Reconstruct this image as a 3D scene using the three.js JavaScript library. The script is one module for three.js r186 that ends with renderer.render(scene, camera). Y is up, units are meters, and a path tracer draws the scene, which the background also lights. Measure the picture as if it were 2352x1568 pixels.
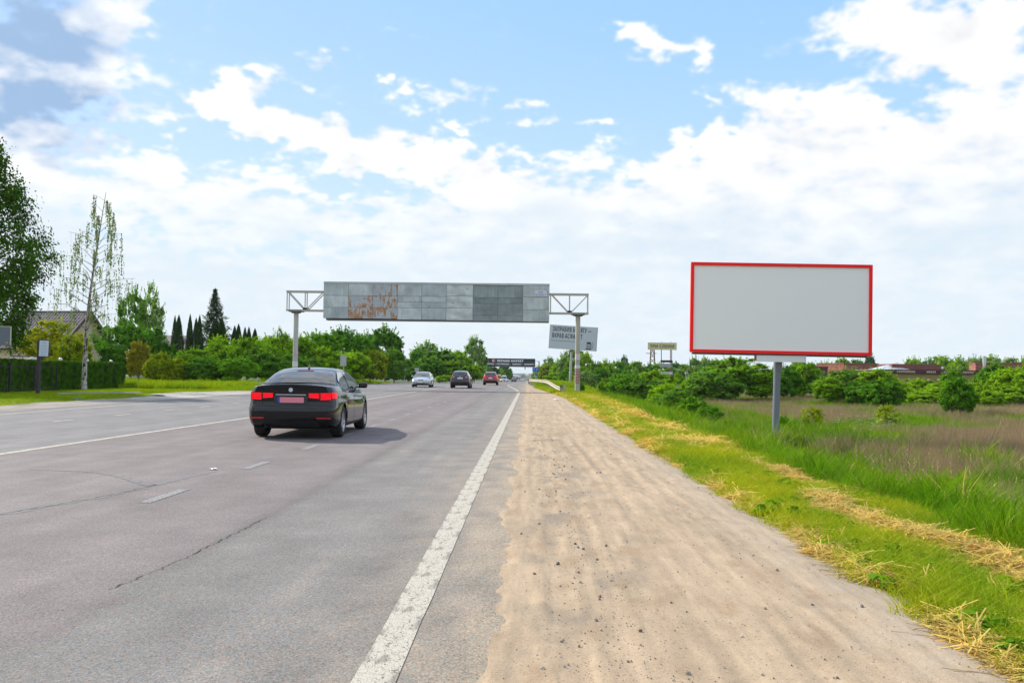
import * as THREE from 'three';
import { mergeGeometries } from 'three/addons/utils/BufferGeometryUtils.js';
import { RoundedBoxGeometry } from 'three/addons/geometries/RoundedBoxGeometry.js';
import { createNoise2D, createNoise3D } from 'simplex-noise';

/* ---------- camera, sky, sun, exposure ---------- */
function rng(seed) { let s = seed | 0; return () => { s = (s + 0x6d2b79f5) | 0; let t = Math.imul(s ^ (s >>> 15), 1 | s); t = (t + Math.imul(t ^ (t >>> 7), 61 | t)) ^ t; return ((t ^ (t >>> 14)) >>> 0) / 4294967296; }; }
const R = rng(7), N2 = createNoise2D(rng(11)), N3 = createNoise3D(rng(12));
const clamp = (x, a = 0, b = 1) => Math.min(b, Math.max(a, x)), lerp = (a, b, t) => a + (b - a) * t;
const sstep = (a, b, x) => { const t = clamp((x - a) / (b - a)); return t * t * (3 - 2 * t); };
const fbm = (x, y, n = 4) => { let s = 0, a = 0.5; for (let i = 0; i < n; i++) { s += a * N2(x, y); x = x * 2.03 + 17.1; y = y * 2.03 - 9.7; a *= 0.5; } return s; };
const pw = (pts, x) => { if (x <= pts[0][0]) return pts[0][1]; for (let i = 1; i < pts.length; i++) if (x <= pts[i][0]) { const [a, u] = pts[i - 1], [b, v] = pts[i]; return lerp(u, v, (x - a) / (b - a)); } return pts[pts.length - 1][1]; };
const V = (x, y, z) => new THREE.Vector3(x, y, z);

const scene = new THREE.Scene();
const F = 2100, EYE = 1.35;                                   // focal length in units of a 2352 x 1568 picture; eye height in metres
const camera = new THREE.PerspectiveCamera(2 * Math.atan(784 / F) * 180 / Math.PI, 1024 / 682, 0.1, 9000);
camera.position.set(0, EYE, 0);
camera.rotation.set(0.03528, 0.01853, 0.01222, 'YXZ');
camera.updateMatrixWorld(true);

const sunDir = V(-1.15, 1.0, -0.75).normalize();
const sun = new THREE.DirectionalLight(new THREE.Color().setRGB(1.0, 0.92, 0.79), 5.0);
sun.position.copy(sunDir).multiplyScalar(200); sun.castShadow = true; sun.shadow.radius = 2.5;
sun.shadow.mapSize.set(4096, 4096);
Object.assign(sun.shadow.camera, { left: -120, right: 120, top: 120, bottom: -120, near: 1, far: 600 });
scene.add(sun, sun.target);

const renderer = new THREE.WebGLRenderer({ antialias: true });
renderer.toneMapping = THREE.LinearToneMapping; renderer.toneMappingExposure = 1.15;
renderer.shadowMap.enabled = true;

/* a picture position gives a direction; the distance comes from the ground or from the thing's size */
const dirOf = (px, py) => V((px - 1176) / F, -(py - 784) / F, -1).applyQuaternion(camera.quaternion);
const at = (px, py, d) => { const v = dirOf(px, py); return v.multiplyScalar(-d / v.z).add(camera.position); };
const inv = camera.quaternion.clone().invert();
const toPx = (v) => { const q = v.clone().applyQuaternion(inv); return [1176 + F * q.x / -q.z, 784 - F * q.y / -q.z, -q.z]; };

function makeSky(W) {
  const H = W / 2, data = new Float32Array(W * H * 4), v = V(0, 0, 0);
  // cloud masses seen in the picture: centre, radii, turn in degrees, weight
  const B = [[500, 205, 130, 26, -18, 0.75], [640, 180, 120, 22, -12, 0.7], [745, 143, 46, 15, -8, 0.8], [540, 235, 70, 30, 10, 0.7], [470, 235, 50, 22, -25, 0.6], [560, 280, 110, 42, 22, 0.95], [690, 285, 105, 40, 12, 0.85], [760, 335, 150, 52, 18, 0.85],
    [900, 345, 170, 52, 14, 0.85], [1040, 375, 150, 45, 8, 0.8], [1180, 385, 120, 30, 0, 0.6], [1320, 365, 110, 26, -4, 0.7], [1540, 355, 50, 18, -3, 0.6], [1000, 237, 62, 16, -3, 0.85], [925, 198, 55, 17, -5, 0.65], [1085, 195, 50, 22, 5, 0.7], [1110, 225, 35, 15, 0, 0.5], [1220, 262, 75, 19, 4, 0.85], [1350, 276, 48, 17, 2, 0.85], [1060, 282, 55, 12, 4, 0.5],
    [1525, 105, 78, 33, 12, 1.0], [1440, 88, 52, 14, 4, 0.6], [1600, 132, 30, 14, 20, 0.5], [1660, 210, 48, 20, -5, 0.55], [2160, 70, 250, 120, 8, 1.1], [2240, 150, 190, 80, 10, 0.9], [1900, 70, 70, 40, 5, 0.5], [950, 95, 150, 12, 12, 0.22], [1065, 70, 20, 16, 0, 0.3],
    [90, 90, 210, 190, 10, 1.25], [160, 205, 110, 48, -4, 0.9], [60, 335, 90, 45, 12, 0.9], [240, 325, 52, 24, 6, 0.95], [255, 40, 60, 60, 0, 0.8], [262, 205, 30, 26, -40, 0.7], [365, 322, 24, 14, 0, 0.45], [410, 313, 22, 13, 0, 0.45], [520, 342, 18, 9, 0, 0.5], [640, 388, 60, 16, 5, 0.5], [830, 395, 30, 13, 0, 0.55], [30, 250, 150, 80, 0, 0.8]]
    .map(([a, b, c, d, e, f]) => [a, b, c, d, Math.cos(e * Math.PI / 180), Math.sin(e * Math.PI / 180), f]);
  const edge = [[-400, 340], [0, 360], [100, 378], [300, 366], [600, 392], [720, 445], [830, 478], [900, 455], [1100, 410], [1350, 402], [1500, 372], [1590, 320], [1680, 240], [1800, 208], [1950, 208], [2050, 248], [2352, 226], [2800, 240]];
  const shade = [[80, 110, 180, 160, 1.1], [40, 265, 170, 60, 0.95], [210, 270, 60, 60, 0.35], [30, 20, 160, 120, 0.5], [130, 345, 90, 25, 0.35], [1800, 560, 500, 70, 0.14], [2250, 420, 260, 90, 0.10]];
  for (let r = Math.floor(H * 0.497); r < H; r++) {
    const up = ((r + 0.5) / H - 0.5) * Math.PI, cy = Math.cos(up), y = Math.sin(up), el = up * 180 / Math.PI;
    for (let c = 0; c < W; c++) {
      const a = ((c + 0.5) / W - 0.5) * 2 * Math.PI; v.set(Math.cos(a) * cy, y, Math.sin(a) * cy);
      const k = 1 / (Math.max(0, y) + 0.30), X = v.x * k, Z = v.z * k;
      let [px, py, depth] = toPx(v);
      let w = 0; if (depth > 0.2) w = (1 - sstep(0, 700, Math.max(-px, px - 2352))) * (1 - sstep(0, 500, -py));
      const n1 = fbm(X * 1.9, Z * 1.9, 4), n2 = fbm(X * 6.5 + 31, Z * 6.5 - 11, 6);
      if (w > 0) { px += 95 * fbm(X * 9 + 3, Z * 9, 4); py += 60 * fbm(X * 9 - 20, Z * 9 + 8, 4); }
      let inF = 0, dark = 0, haze = 1 - sstep(1, 15, el);
      if (w > 0) {
        for (const [bx, by, rx, ry, cs, sn, amp] of B) { const dx = px - bx, dy = py - by; if (Math.abs(dx) > 3 * rx + 3 * ry || Math.abs(dy) > 3 * rx + 3 * ry) continue; const p = (dx * cs + dy * sn) / rx, q = (-dx * sn + dy * cs) / ry; inF += 0.9 * amp * Math.exp(-(p * p + q * q)); }
        const e = pw(edge, px); inF = Math.min(1.25, inF + 1.05 * sstep(e - 45, e + 60, py));
        inF -= 0.55 * Math.exp(-(((px - 600) / 230) ** 2) - ((py - 575) / 26) ** 2) + 0.4 * Math.exp(-(((px - 320) / 200) ** 2) - ((py - 520) / 30) ** 2) + 0.4 * Math.exp(-(((px - 100) / 90) ** 2) - ((py - 465) / 20) ** 2);
        for (const [sx, sy, rx, ry, amp] of shade) dark += amp * Math.exp(-(((px - sx) / rx) ** 2) - ((py - sy) / ry) ** 2);
      }
      const outF = clamp(0.62 + 1.0 * n1 + 0.6 * (1 - sstep(9, 19, el)), 0, 1.2);
      const cover = lerp(outF, inF, w), f = cover + (n2 + 0.45 * fbm(X * 24 + 7, Z * 24, 4)) * lerp(lerp(0.30, 1.0, sstep(0.05, 0.4, cover)), 0.46, sstep(0.8, 1.15, cover));
      const den = sstep(0.12, 1.02, f), thick = clamp(f - 0.85, 0, 1);
      // clear air: deeper blue with height, paler towards the horizon and to the sun's side
      const toSun = clamp(v.dot(sunDir)), t = sstep(0, 26, el), p2 = toSun ** 3 * 0.30;
      const blue = [lerp(0.60, 0.30, t) + p2 * 0.55, lerp(0.79, 0.552, t) + p2 * 0.38, lerp(0.94, 0.985, t) + p2 * 0.1];
      dark = clamp(dark * w + (1 - w) * 0.25 * sstep(0.1, 0.6, n1) + 0.06 * thick - 0.9 * n2 * clamp(dark * w) - 0.12 * clamp(dark * w));
      const low = (1 - sstep(5.5, 13, el + 3 * n1)) * (0.62 + 0.38 * sstep(0.4, -0.3, 0.6 * n2 + 0.7 * n1)), lit = (0.90 + 0.16 * n2 + 0.04 * toSun) * (1 - 0.05 * sstep(0.0, 0.5, -n1)), cl = [lerp(lerp(lit, 0.715, low), 0.33, dark), lerp(lerp(lit * 1.002, 0.79, low), 0.48, dark), lerp(lerp(lit * 1.01, 0.85, low), 0.70, dark)];
      const hz = [0.70, 0.78, 0.845], h2 = haze * 0.75, o = (r * W + c) * 4;
      const g = 0.86 + 0.14 * sstep(-0.45, 0.45, n2 + 0.6 * n1);
      for (let i = 0; i < 3; i++) { let s = lerp(blue[i], cl[i], den * lerp(1, g, haze)); s = lerp(s, hz[i], h2 * 0.8); data[o + i] = s; }
      data[o + 3] = 1;
    }
  }
  for (let r = 0; r < Math.floor(H * 0.497); r++) for (let c = 0; c < W; c++) { const o = (r * W + c) * 4; data[o] = 0.3; data[o + 1] = 0.31; data[o + 2] = 0.28; data[o + 3] = 1; }
  const t = new THREE.DataTexture(data, W, H, THREE.RGBAFormat, THREE.FloatType);
  t.mapping = THREE.EquirectangularReflectionMapping; t.magFilter = t.minFilter = THREE.LinearFilter; t.needsUpdate = true;
  return t;
}
scene.background = makeSky(4096); scene.environment = scene.background;
scene.fog = new THREE.FogExp2(new THREE.Color().setRGB(0.80, 0.89, 0.97), 0.00009);

/* ---------- helpers ---------- */
const taken = {};
const numbered = (n) => { const k = taken[n] = (taken[n] ?? -1) + 1; return k ? n + '_' + String(k).padStart(3, '0') : n; };
const shade = (o) => { o.traverse((m) => { if (m.isMesh) { m.castShadow = true; m.receiveShadow = true; } }); return o; };
function tag(o, label, category, group, kind) { if (label) o.userData.label = label; if (category) o.userData.category = category; if (group) o.userData.group = group; if (kind) o.userData.kind = kind; return o; }
function thing(name, label, category, pos = [0, 0, 0], turn = 0, group) { const g = new THREE.Group(); g.name = numbered(name); g.position.set(...pos); g.rotation.y = turn; scene.add(g); return tag(g, label, category, group); }
function part(parent, name, geo, mat, label) { const m = new THREE.Mesh(geo, mat); m.name = name; m.castShadow = m.receiveShadow = true; if (label) m.userData.label = label; parent.add(m); return m; }
function struct(name, geo, mat, label) { const m = new THREE.Mesh(geo, mat); m.name = numbered(name); m.castShadow = m.receiveShadow = true; m.userData.kind = 'structure'; if (label) m.userData.label = label; scene.add(m); return m; }
const merge = (list) => { const ni = list.some((g) => !g.index); return mergeGeometries(list.map((g) => { const q = ni && g.index ? g.toNonIndexed() : g; for (const k of Object.keys(q.attributes)) if (!['position', 'normal', 'uv'].includes(k)) q.deleteAttribute(k); return q; })); };
const box = (w, h, d, x = 0, y = 0, z = 0, ry = 0, rz = 0, rx = 0) => { const g = new THREE.BoxGeometry(w, h, d); if (rx) g.rotateX(rx); if (rz) g.rotateZ(rz); if (ry) g.rotateY(ry); return g.translate(x, y, z); };
const rbox = (w, h, d, r, x = 0, y = 0, z = 0) => new RoundedBoxGeometry(w, h, d, 2, r).translate(x, y, z);
const up_ = V(0, 1, 0);
function rod(a, b, r0, r1 = r0, seg = 8) { const d = b.clone().sub(a), g = new THREE.CylinderGeometry(r1, r0, d.length(), seg, 1); g.translate(0, d.length() / 2, 0); g.applyQuaternion(new THREE.Quaternion().setFromUnitVectors(up_, d.clone().normalize())); return g.translate(a.x, a.y, a.z); }
function bar(a, b, w, h = w) { const d = b.clone().sub(a), g = new THREE.BoxGeometry(w, d.length(), h); g.translate(0, d.length() / 2, 0); g.applyQuaternion(new THREE.Quaternion().setFromUnitVectors(up_, d.clone().normalize())); return g.translate(a.x, a.y, a.z); }
function gridGeo(fn, nu, nv) {   // fn(u, v) -> [x, y, z] or with uv
  const p = [], uv = [], idx = [];
  for (let j = 0; j <= nv; j++) for (let i = 0; i <= nu; i++) { const q = fn(i / nu, j / nv, i, j); p.push(q[0], q[1], q[2]); uv.push(q[3] ?? i / nu, q[4] ?? j / nv); }
  for (let j = 0; j < nv; j++) for (let i = 0; i < nu; i++) { const a = j * (nu + 1) + i, b = a + 1, c = a + nu + 1, d = c + 1; idx.push(a, b, d, a, d, c); }
  const g = new THREE.BufferGeometry(); g.setAttribute('position', new THREE.Float32BufferAttribute(p, 3)); g.setAttribute('uv', new THREE.Float32BufferAttribute(uv, 2)); g.setIndex(idx); g.computeVertexNormals(); return g;
}
const lin = (r, g, b) => new THREE.Color().setRGB(r, g, b);
const mat = (c, rough = 0.7, metal = 0, extra = {}) => new THREE.MeshStandardMaterial({ color: Array.isArray(c) ? lin(...c) : c, roughness: rough, metalness: metal, side: THREE.DoubleSide, ...extra });
const phys = (c, rough = 0.7, metal = 0, extra = {}) => new THREE.MeshPhysicalMaterial({ color: Array.isArray(c) ? lin(...c) : c, roughness: rough, metalness: metal, side: THREE.DoubleSide, ...extra });
/* tileable noise */
const hash = (x, y, s) => { let h = Math.imul(x, 374761393) ^ Math.imul(y, 668265263) ^ Math.imul(s, 2147483647); h = Math.imul(h ^ (h >>> 13), 1274126177); return ((h ^ (h >>> 16)) >>> 0) / 4294967296; };
function vnoise(x, y, per, s = 0) { const ix = Math.floor(x), iy = Math.floor(y), fx = x - ix, fy = y - iy, u = fx * fx * (3 - 2 * fx), w = fy * fy * (3 - 2 * fy), m = (k) => ((k % per) + per) % per; return lerp(lerp(hash(m(ix), m(iy), s), hash(m(ix + 1), m(iy), s), u), lerp(hash(m(ix), m(iy + 1), s), hash(m(ix + 1), m(iy + 1), s), u), w); }
function vnoise2(x, y, px, py, s = 0) { const ix = Math.floor(x), iy = Math.floor(y), fx = x - ix, fy = y - iy, u = fx * fx * (3 - 2 * fx), w = fy * fy * (3 - 2 * fy), m = (k, p) => ((k % p) + p) % p; return lerp(lerp(hash(m(ix, px), m(iy, py), s), hash(m(ix + 1, px), m(iy, py), s), u), lerp(hash(m(ix, px), m(iy + 1, py), s), hash(m(ix + 1, px), m(iy + 1, py), s), u), w); }
const tfbm = (u, v, per, n, s = 0) => { let t = 0, a = 0.5, tot = 0; for (let i = 0; i < n; i++) { t += a * vnoise(u * per, v * per, per, s + i); tot += a; per *= 2; a *= 0.5; } return t / tot; };
function dtex(size, fn, srgb = true, rep = 1) {
  const d = new Uint8Array(size * size * 4);
  for (let j = 0; j < size; j++) for (let i = 0; i < size; i++) { const q = fn(i / size, j / size, i, j), o = (j * size + i) * 4; d[o] = 255 * clamp(q[0]); d[o + 1] = 255 * clamp(q[1]); d[o + 2] = 255 * clamp(q[2]); d[o + 3] = 255 * clamp(q[3] ?? 1); }
  const t = new THREE.DataTexture(d, size, size, THREE.RGBAFormat); t.wrapS = t.wrapT = THREE.RepeatWrapping; t.magFilter = THREE.LinearFilter; t.minFilter = THREE.LinearMipmapLinearFilter; t.generateMipmaps = true; if (srgb) t.colorSpace = THREE.SRGBColorSpace; t.repeat.set(rep, rep); t.needsUpdate = true; return t;
}
function canvasTex(w, h, draw) { const c = document.createElement('canvas'); c.width = w; c.height = h; draw(c.getContext('2d'), w, h); const t = new THREE.CanvasTexture(c); t.colorSpace = THREE.SRGBColorSpace; t.anisotropy = 8; return t; }

/* ---------- the ground, road and shoulders ---------- */
const grade = (d) => { const q = Math.max(0, Math.min(d, 1400) - 85); return -0.0073 * (q < 40 ? q * q / 80 : q - 20); };
const shoulderEdge = (d) => pw([[0, 2.3], [50, 2.25], [60, 2.0], [72, 1.45], [90, 0.75], [125, 0.1], [160, 0.0], [1400, 0.0]], d);
const bankTop = (d) => pw([[0, 4.05], [30, 4.2], [60, 5.0], [100, 5.0], [200, 5]], d);
function height(x, z) {
  const d = -z, g = grade(d); let y = 0;
  if (x > -16.4 && x < shoulderEdge(d) + 0.05) return g - 0.07;
  if (x >= 0) {
    const e = shoulderEdge(d), b = bankTop(d), n = fbm(x * 0.35, z * 0.35, 3);
    y = -0.06 - 0.12 * sstep(e, b, x) - 0.98 * sstep(b - 0.2, b + 3.2, x) + n * 0.10 * sstep(e, e + 1.5, x) + 0.35 * fbm(x * 0.05, z * 0.05, 2) * sstep(12, 25, x);
    y -= 0.5 * sstep(40, 120, x);
  } else {
    y = -0.04 + 0.05 * sstep(-18.5, -21, x) + 0.04 * fbm(x * 0.3, z * 0.3, 3) * sstep(-18, -20, x);
  }
  const far = Math.hypot(x, z);
  if (far > 1500) y += 16 * sstep(1500, 3300, far) * (0.35 + 0.65 * (0.5 + 0.5 * fbm(x * 0.0006 + 3, z * 0.0006, 3))) + 0;
  return g + y;
}
const groundTex = dtex(512, (u, v) => { const a = tfbm(u, v, 8, 6, 3), b = tfbm(u, v, 64, 3, 9), k = 0.62 + 0.5 * (a - 0.5) + 0.5 * (b - 0.5); return [k, k, k]; });
{
  const xs = [], zs = [];
  for (let x = 0; x < 60; x += x < 14 ? 0.35 : 0.9) xs.push(x);
  for (let x = 60, s = 1.6; x < 5000; x += s, s *= 1.16) xs.push(x);
  const neg = []; for (let x = -0.5; x > -60; x -= x < -15.6 && x > -26 ? 0.4 : (x > -15.6 ? 3 : 1)) neg.push(x);
  for (let x = -60, s = 1.6; x > -5000; x -= s, s *= 1.16) neg.push(x);
  const X = [...neg.reverse(), ...xs];
  for (let z = 60; z > 2; z -= 4) zs.push(z);
  for (let d = -2, s = 0.35; d < 5000; d += s, s = d < 30 ? 0.4 : d < 110 ? 1 : s * 1.09) zs.push(-d);
  const nx = X.length - 1, nz = zs.length - 1;
  const g = gridGeo((u, v, i, j) => [X[i], height(X[i], zs[j]), zs[j], X[i] / 2.5, zs[j] / 2.5], nx, nz);
  g.index.array.reverse && 0;
  const p = g.attributes.position, col = new Float32Array(p.count * 3);
  for (let i = 0; i < p.count; i++) {
    const x = p.getX(i), z = p.getZ(i), d = -z, n = fbm(x * 0.11, z * 0.11, 4), m = fbm(x * 0.9, z * 0.9, 3);
    let c = [0.075, 0.10, 0.022];                       // soil under short green growth
    if (x > 0) { const b = sstep(7, 12, x + 4 * n) * (0.6 + 0.8 * n); c = [lerp(0.12, 0.24, clamp(b)), lerp(0.19, 0.18, clamp(b)), lerp(0.018, 0.085, clamp(b))]; if (x < 4.8) c = [0.20 + 0.05 * m, 0.23 + 0.04 * m, 0.03]; }
    else if (x > -19.2) c = [0.27, 0.25, 0.22];
    else c = [0.17, 0.24, 0.016];
    if (d > 140 || Math.abs(x) > 140) c = [0.06, 0.10, 0.02];
    if (d > 700) c = [0.07, 0.11, 0.04].map((q) => q * (1 + 0.5 * n));
    const k = 1.55 * (1 + 0.25 * n + 0.25 * m); col[i * 3] = c[0] * k; col[i * 3 + 1] = c[1] * k; col[i * 3 + 2] = c[2] * k;
  }
  g.setAttribute('color', new THREE.BufferAttribute(col, 3));
  struct('ground', g, mat([1, 1, 1], 1, 0, { map: groundTex, vertexColors: true }), 'rolling grassy land on both sides of the road');
}
/* asphalt: pale and dark stone chips in grey binder */
const stones = (u, v, s, per) => { const a = vnoise(u * per, v * per, per, s), b = vnoise(u * per * 2, v * per * 2, per * 2, s + 1); return 0.6 * a + 0.4 * b; };
const asphaltMap = dtex(1024, (u, v, i, j) => {
  const s = stones(u, v, 20, 256), t = hash(i, j, 5), c = vnoise(u * 200, v * 200, 200, 44), big = tfbm(u, v, 6, 4, 60);
  let k = 0.80 + 0.25 * (s - 0.5) + 0.10 * (t - 0.5) + 0.12 * (big - 0.5);
  if (s > 0.72) k += 0.07; if (s < 0.28) k -= 0.12;
  const warm = (c - 0.5) * 0.12; return [k + warm, k, k - warm * 0.6];
}, true);
const asphaltBump = dtex(1024, (u, v) => { const s = stones(u, v, 20, 256); return [s, s, s]; }, false);
const roadR = (d) => 0.22 + 0.06 * fbm(d * 0.55, 3.3, 4) - 0.55 * sstep(70, 130, d);
const roadMat = mat([1, 1, 1], 0.86, 0, { map: asphaltMap, bumpMap: asphaltBump, bumpScale: 0.0035, vertexColors: true });
const ds = []; for (let d = -60, s = 2; d < 1400; d += s, s = d < -3 ? 2 : d < 30 ? 0.16 : d < 80 ? 0.6 : s * 1.06) ds.push(d);
const X0 = -16.35;
const road = (() => {
  const lanes = []; for (let x = X0; x < -0.9; x += x > -9 ? 0.14 : 0.3) lanes.push(x); lanes.push(-0.85, -0.7, -0.55, -0.42, -0.3, -0.2, -0.1, 0);
  const nx = lanes.length, g = gridGeo((u, v, i, j) => { const d = ds[j], x = i < nx ? lanes[i] : roadR(d), dip = i === nx ? -0.06 : -0.022 * sstep(-0.42, 0.1, x); return [x, grade(d) + dip, -d, x / 2.2, d / 2.2]; }, nx, ds.length - 1);
  const p = g.attributes.position, col = new Float32Array(p.count * 3);
  for (let i = 0; i < p.count; i++) {
    const x = p.getX(i), d = -p.getZ(i), st = fbm(x * 1.6, d * 0.05, 4), pt = fbm(x * 0.5, d * 0.3, 4), fine = fbm(x * 3.1, d * 1.1, 3);
    let c;
    if (x < -8.1) c = [0.150, 0.145, 0.149];                                                           // bluish old surface
    else if (x < -2.4 + 0.03 * N2(d * 1.5, 4)) c = [0.154, 0.133, 0.132];                              // reddish chip surface
    else c = [0.160, 0.151, 0.144];                                                                    // newer grey strip
    const wp = [-1.55, -3.1, -5.0, -6.9, -9.0, -10.9, -12.8, -14.3].reduce((q, c2) => q + Math.exp(-(((x - c2 - 0.15 * N2(d * 0.02, c2)) / 0.34) ** 2)), 0); const seam = Math.exp(-(((x + 2.4) / 0.05) ** 2)); const dust = 0.42 * sstep(-1.5, -0.5, x + 0.4 * fine + 0.2 * st) + 0.62 * sstep(-0.62, -0.18, x + 0.3 * fine + 0.25 * pt) + 0.16 * sstep(0.1, 0.5, st) * (x > -2.4 ? 1 : 0.3);
    let k = 1 + 0.11 * wp + 0.16 * st + 0.12 * pt + 0.08 * fine - 0.16 * seam * (0.6 + 0.8 * clamp(0.5 + pt));
    c = c.map((q, j) => lerp(q * k, [0.29, 0.238, 0.178][j] * (1 + 0.2 * fine), clamp(dust)));
    col.set(c.map((q) => q / 0.62), i * 3);
  }
  g.setAttribute('color', new THREE.BufferAttribute(col, 3));
  return struct('road', g, roadMat, 'wide asphalt highway with patched lanes');
})();
/* sandy shoulder with wheel ruts */
const sandMap = dtex(1024, (u, v, i, j) => { const a = 0.45 * vnoise2(u * 40, v * 5, 40, 5, 70) + 0.3 * vnoise2(u * 90, v * 12, 90, 12, 72) + 0.25 * tfbm(u, v, 28, 4, 74), b = hash(i, j, 8), s = stones(u, v, 90, 180), k = 0.84 + 0.15 * (a - 0.5) + 0.16 * (b - 0.5) + (s > 0.76 ? 0.07 : s < 0.22 ? -0.16 : 0); return [k, k * (0.995), k * 0.985]; });
const sandBump = dtex(1024, (u, v) => { const k = 0.5 * tfbm(u, v, 30, 4, 71) + 0.5 * stones(u, v, 90, 180); return [k, k, k]; }, false);
const rutZ = (x, d) => { // grooves left by tyres, gently wandering
  let y = 0; for (const [x0, w, a, ph] of [[0.30, 0.075, 1, 0.3], [0.52, 0.06, 0.8, 1.2], [0.80, 0.085, 1.2, 2.1], [1.02, 0.06, 1, 3.3], [1.18, 0.07, 1, 6.1], [1.45, 0.08, 1.2, 4.0], [1.62, 0.055, 1, 7.7], [1.85, 0.07, 0.9, 5.2], [0.1, 0.07, 0.7, 8.8]]) {
    const c = x0 + 0.16 * N2(d * 0.035, ph * 10) + 0.012 * N2(d * 0.4, ph * 3), q = (x - c) / w; if (Math.abs(q) > 3) continue; const on = sstep(-0.25, 0.4, N2(d * 0.09 + ph, ph * 7));
    y += a * on * (-0.0055 * Math.exp(-q * q) + 0.0032 * Math.exp(-((Math.abs(q) - 1.5) ** 2) * 3) + 0.0022 * Math.exp(-q * q) * Math.sign(Math.sin(d * 60 + q * 4)));
  } return y;
};
{
  const dd = []; for (let d = -40, s = 1.5; d < 170; d += s, s = d < 2.5 ? 1.5 : d < 9 ? 0.03 : d < 22 ? 0.07 : d < 60 ? 0.3 : 1.2) dd.push(d);
  const nx = 150, g = gridGeo((u, v, i, j) => {
    const d = dd[j], e = shoulderEdge(d) + 0.22 + 0.16 * fbm(d * 0.8, 5, 4), x = lerp(-1.0, e, u), out = sstep(e - 0.5, e, x);
    const y = -0.004 + 0.008 * fbm(x * 1.1, d * 0.35, 3) + 1.25 * rutZ(x, d) * (d > -2 ? 1 : 0) + 0.0028 * fbm(x * 7, d * 3, 3) - 0.05 * out - 0.050 * sstep(-0.10, -0.65, x + 0.16 * fbm(d * 0.5, 6, 3)) - 0.02 * Math.exp(-(((x + 0.22 + 0.08 * N2(d * 1.7, 5)) / 0.07) ** 2)) * sstep(0.1, 0.5, N2(d * 0.6, 77)) * (0.6 + 0.6 * N2(d * 5, 9));
    return [x, grade(d) + y, -d, x / 1.9, d / 1.9];
  }, nx, dd.length - 1);
  const p = g.attributes.position, col = new Float32Array(p.count * 3);
  for (let i = 0; i < p.count; i++) {
    const x = p.getX(i), d = -p.getZ(i), a = fbm(x * 0.7, d * 0.35, 4), b = fbm(x * 2.5, d * 2.5, 4);
    const gravel = sstep(0.12, 0.5, fbm(x * 1.1 + 40, d * 0.5, 4)) * Math.exp(-(((x - 0.35) / 0.5) ** 2)), soil = sstep(0.15, 0.55, fbm(x * 1.7 + 9, d * 0.8 + 4, 3));
    let c = [0.362, 0.276, 0.188].map((q, j) => q * (1 + 0.16 * a + 0.07 * b + 0.24 * fbm(x * 5.5, d * 0.22, 4))); c = c.map((q, j) => lerp(q, [0.21, 0.175, 0.135][j], gravel * 0.85)); c = c.map((q, j) => lerp(q, [0.28, 0.195, 0.12][j], soil * 0.6)); c = c.map((q, j) => lerp(q, [0.345, 0.29, 0.23][j], 0.6 * sstep(1.5, 2.3, x + 0.4 * b)));
    col.set(c.map((q) => q / 0.68), i * 3);
  }
  g.setAttribute('color', new THREE.BufferAttribute(col, 3));
  struct('sandy_shoulder', g, mat([1, 1, 1], 1, 0, { map: sandMap, bumpMap: sandBump, bumpScale: 0.003, vertexColors: true }), 'dusty sand and gravel shoulder with tyre tracks');
}
{ // gravel verge on the far side of the road, and the pale drive that meets it
  const dd = []; for (let d = 0, s = 0.5; d < 330; d += s, s = d < 60 ? 0.5 : s * 1.05) dd.push(d);
  const g = gridGeo((u, v, i, j) => { const d = dd[j], e = -18.6 - 0.5 * fbm(d * 0.2, 8, 3) - 2.2 * sstep(46, 50, d) * sstep(60, 54, d), x = lerp(X0 + 0.25, e, u); return [x, grade(d) - 0.02 + 0.02 * fbm(x * 2, d * 2, 3) + 0.045 * sstep(-17.6, -19, x) , -d, x / 1.9, d / 1.9]; }, 16, dd.length - 1);
  const p = g.attributes.position, col = new Float32Array(p.count * 3);
  for (let i = 0; i < p.count; i++) { const x = p.getX(i), d = -p.getZ(i), a = fbm(x * 0.8, d * 0.4, 4), drive = sstep(41, 44, d) * sstep(62, 52, d); let c = [0.26, 0.235, 0.205].map((q) => q * (1 + 0.5 * a)); c = c.map((q, j) => lerp(q, [0.40, 0.38, 0.36][j], 0.75 * drive)); col.set(c.map((q) => q / 0.68), i * 3); }
  g.setAttribute('color', new THREE.BufferAttribute(col, 3));
  struct('gravel_verge', g, mat([1, 1, 1], 1, 0, { map: sandMap, bumpMap: sandBump, bumpScale: 0.008, vertexColors: true }), 'grey gravel verge along the far edge of the road');
}
{ // sandy track behind the lawn, past the end of the hedge
  const a = V(-24.5, 0, -76.5), b = V(-41, 0, -79.5); const g = gridGeo((u, v) => { const p = a.clone().lerp(b, v), w = (u - 0.5) * (1.6 + 0.6 * N2(v * 6, 2)); const x = p.x + w * 0.2, z = p.z - w * 1.6; return [x, height(x, z) + 0.06, z, x / 2, z / 2]; }, 4, 40);
  struct('sandy_track', g, mat([0.62, 0.52, 0.40], 1, 0, { map: sandMap }), 'pale sandy track beside the hedge');
}
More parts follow.
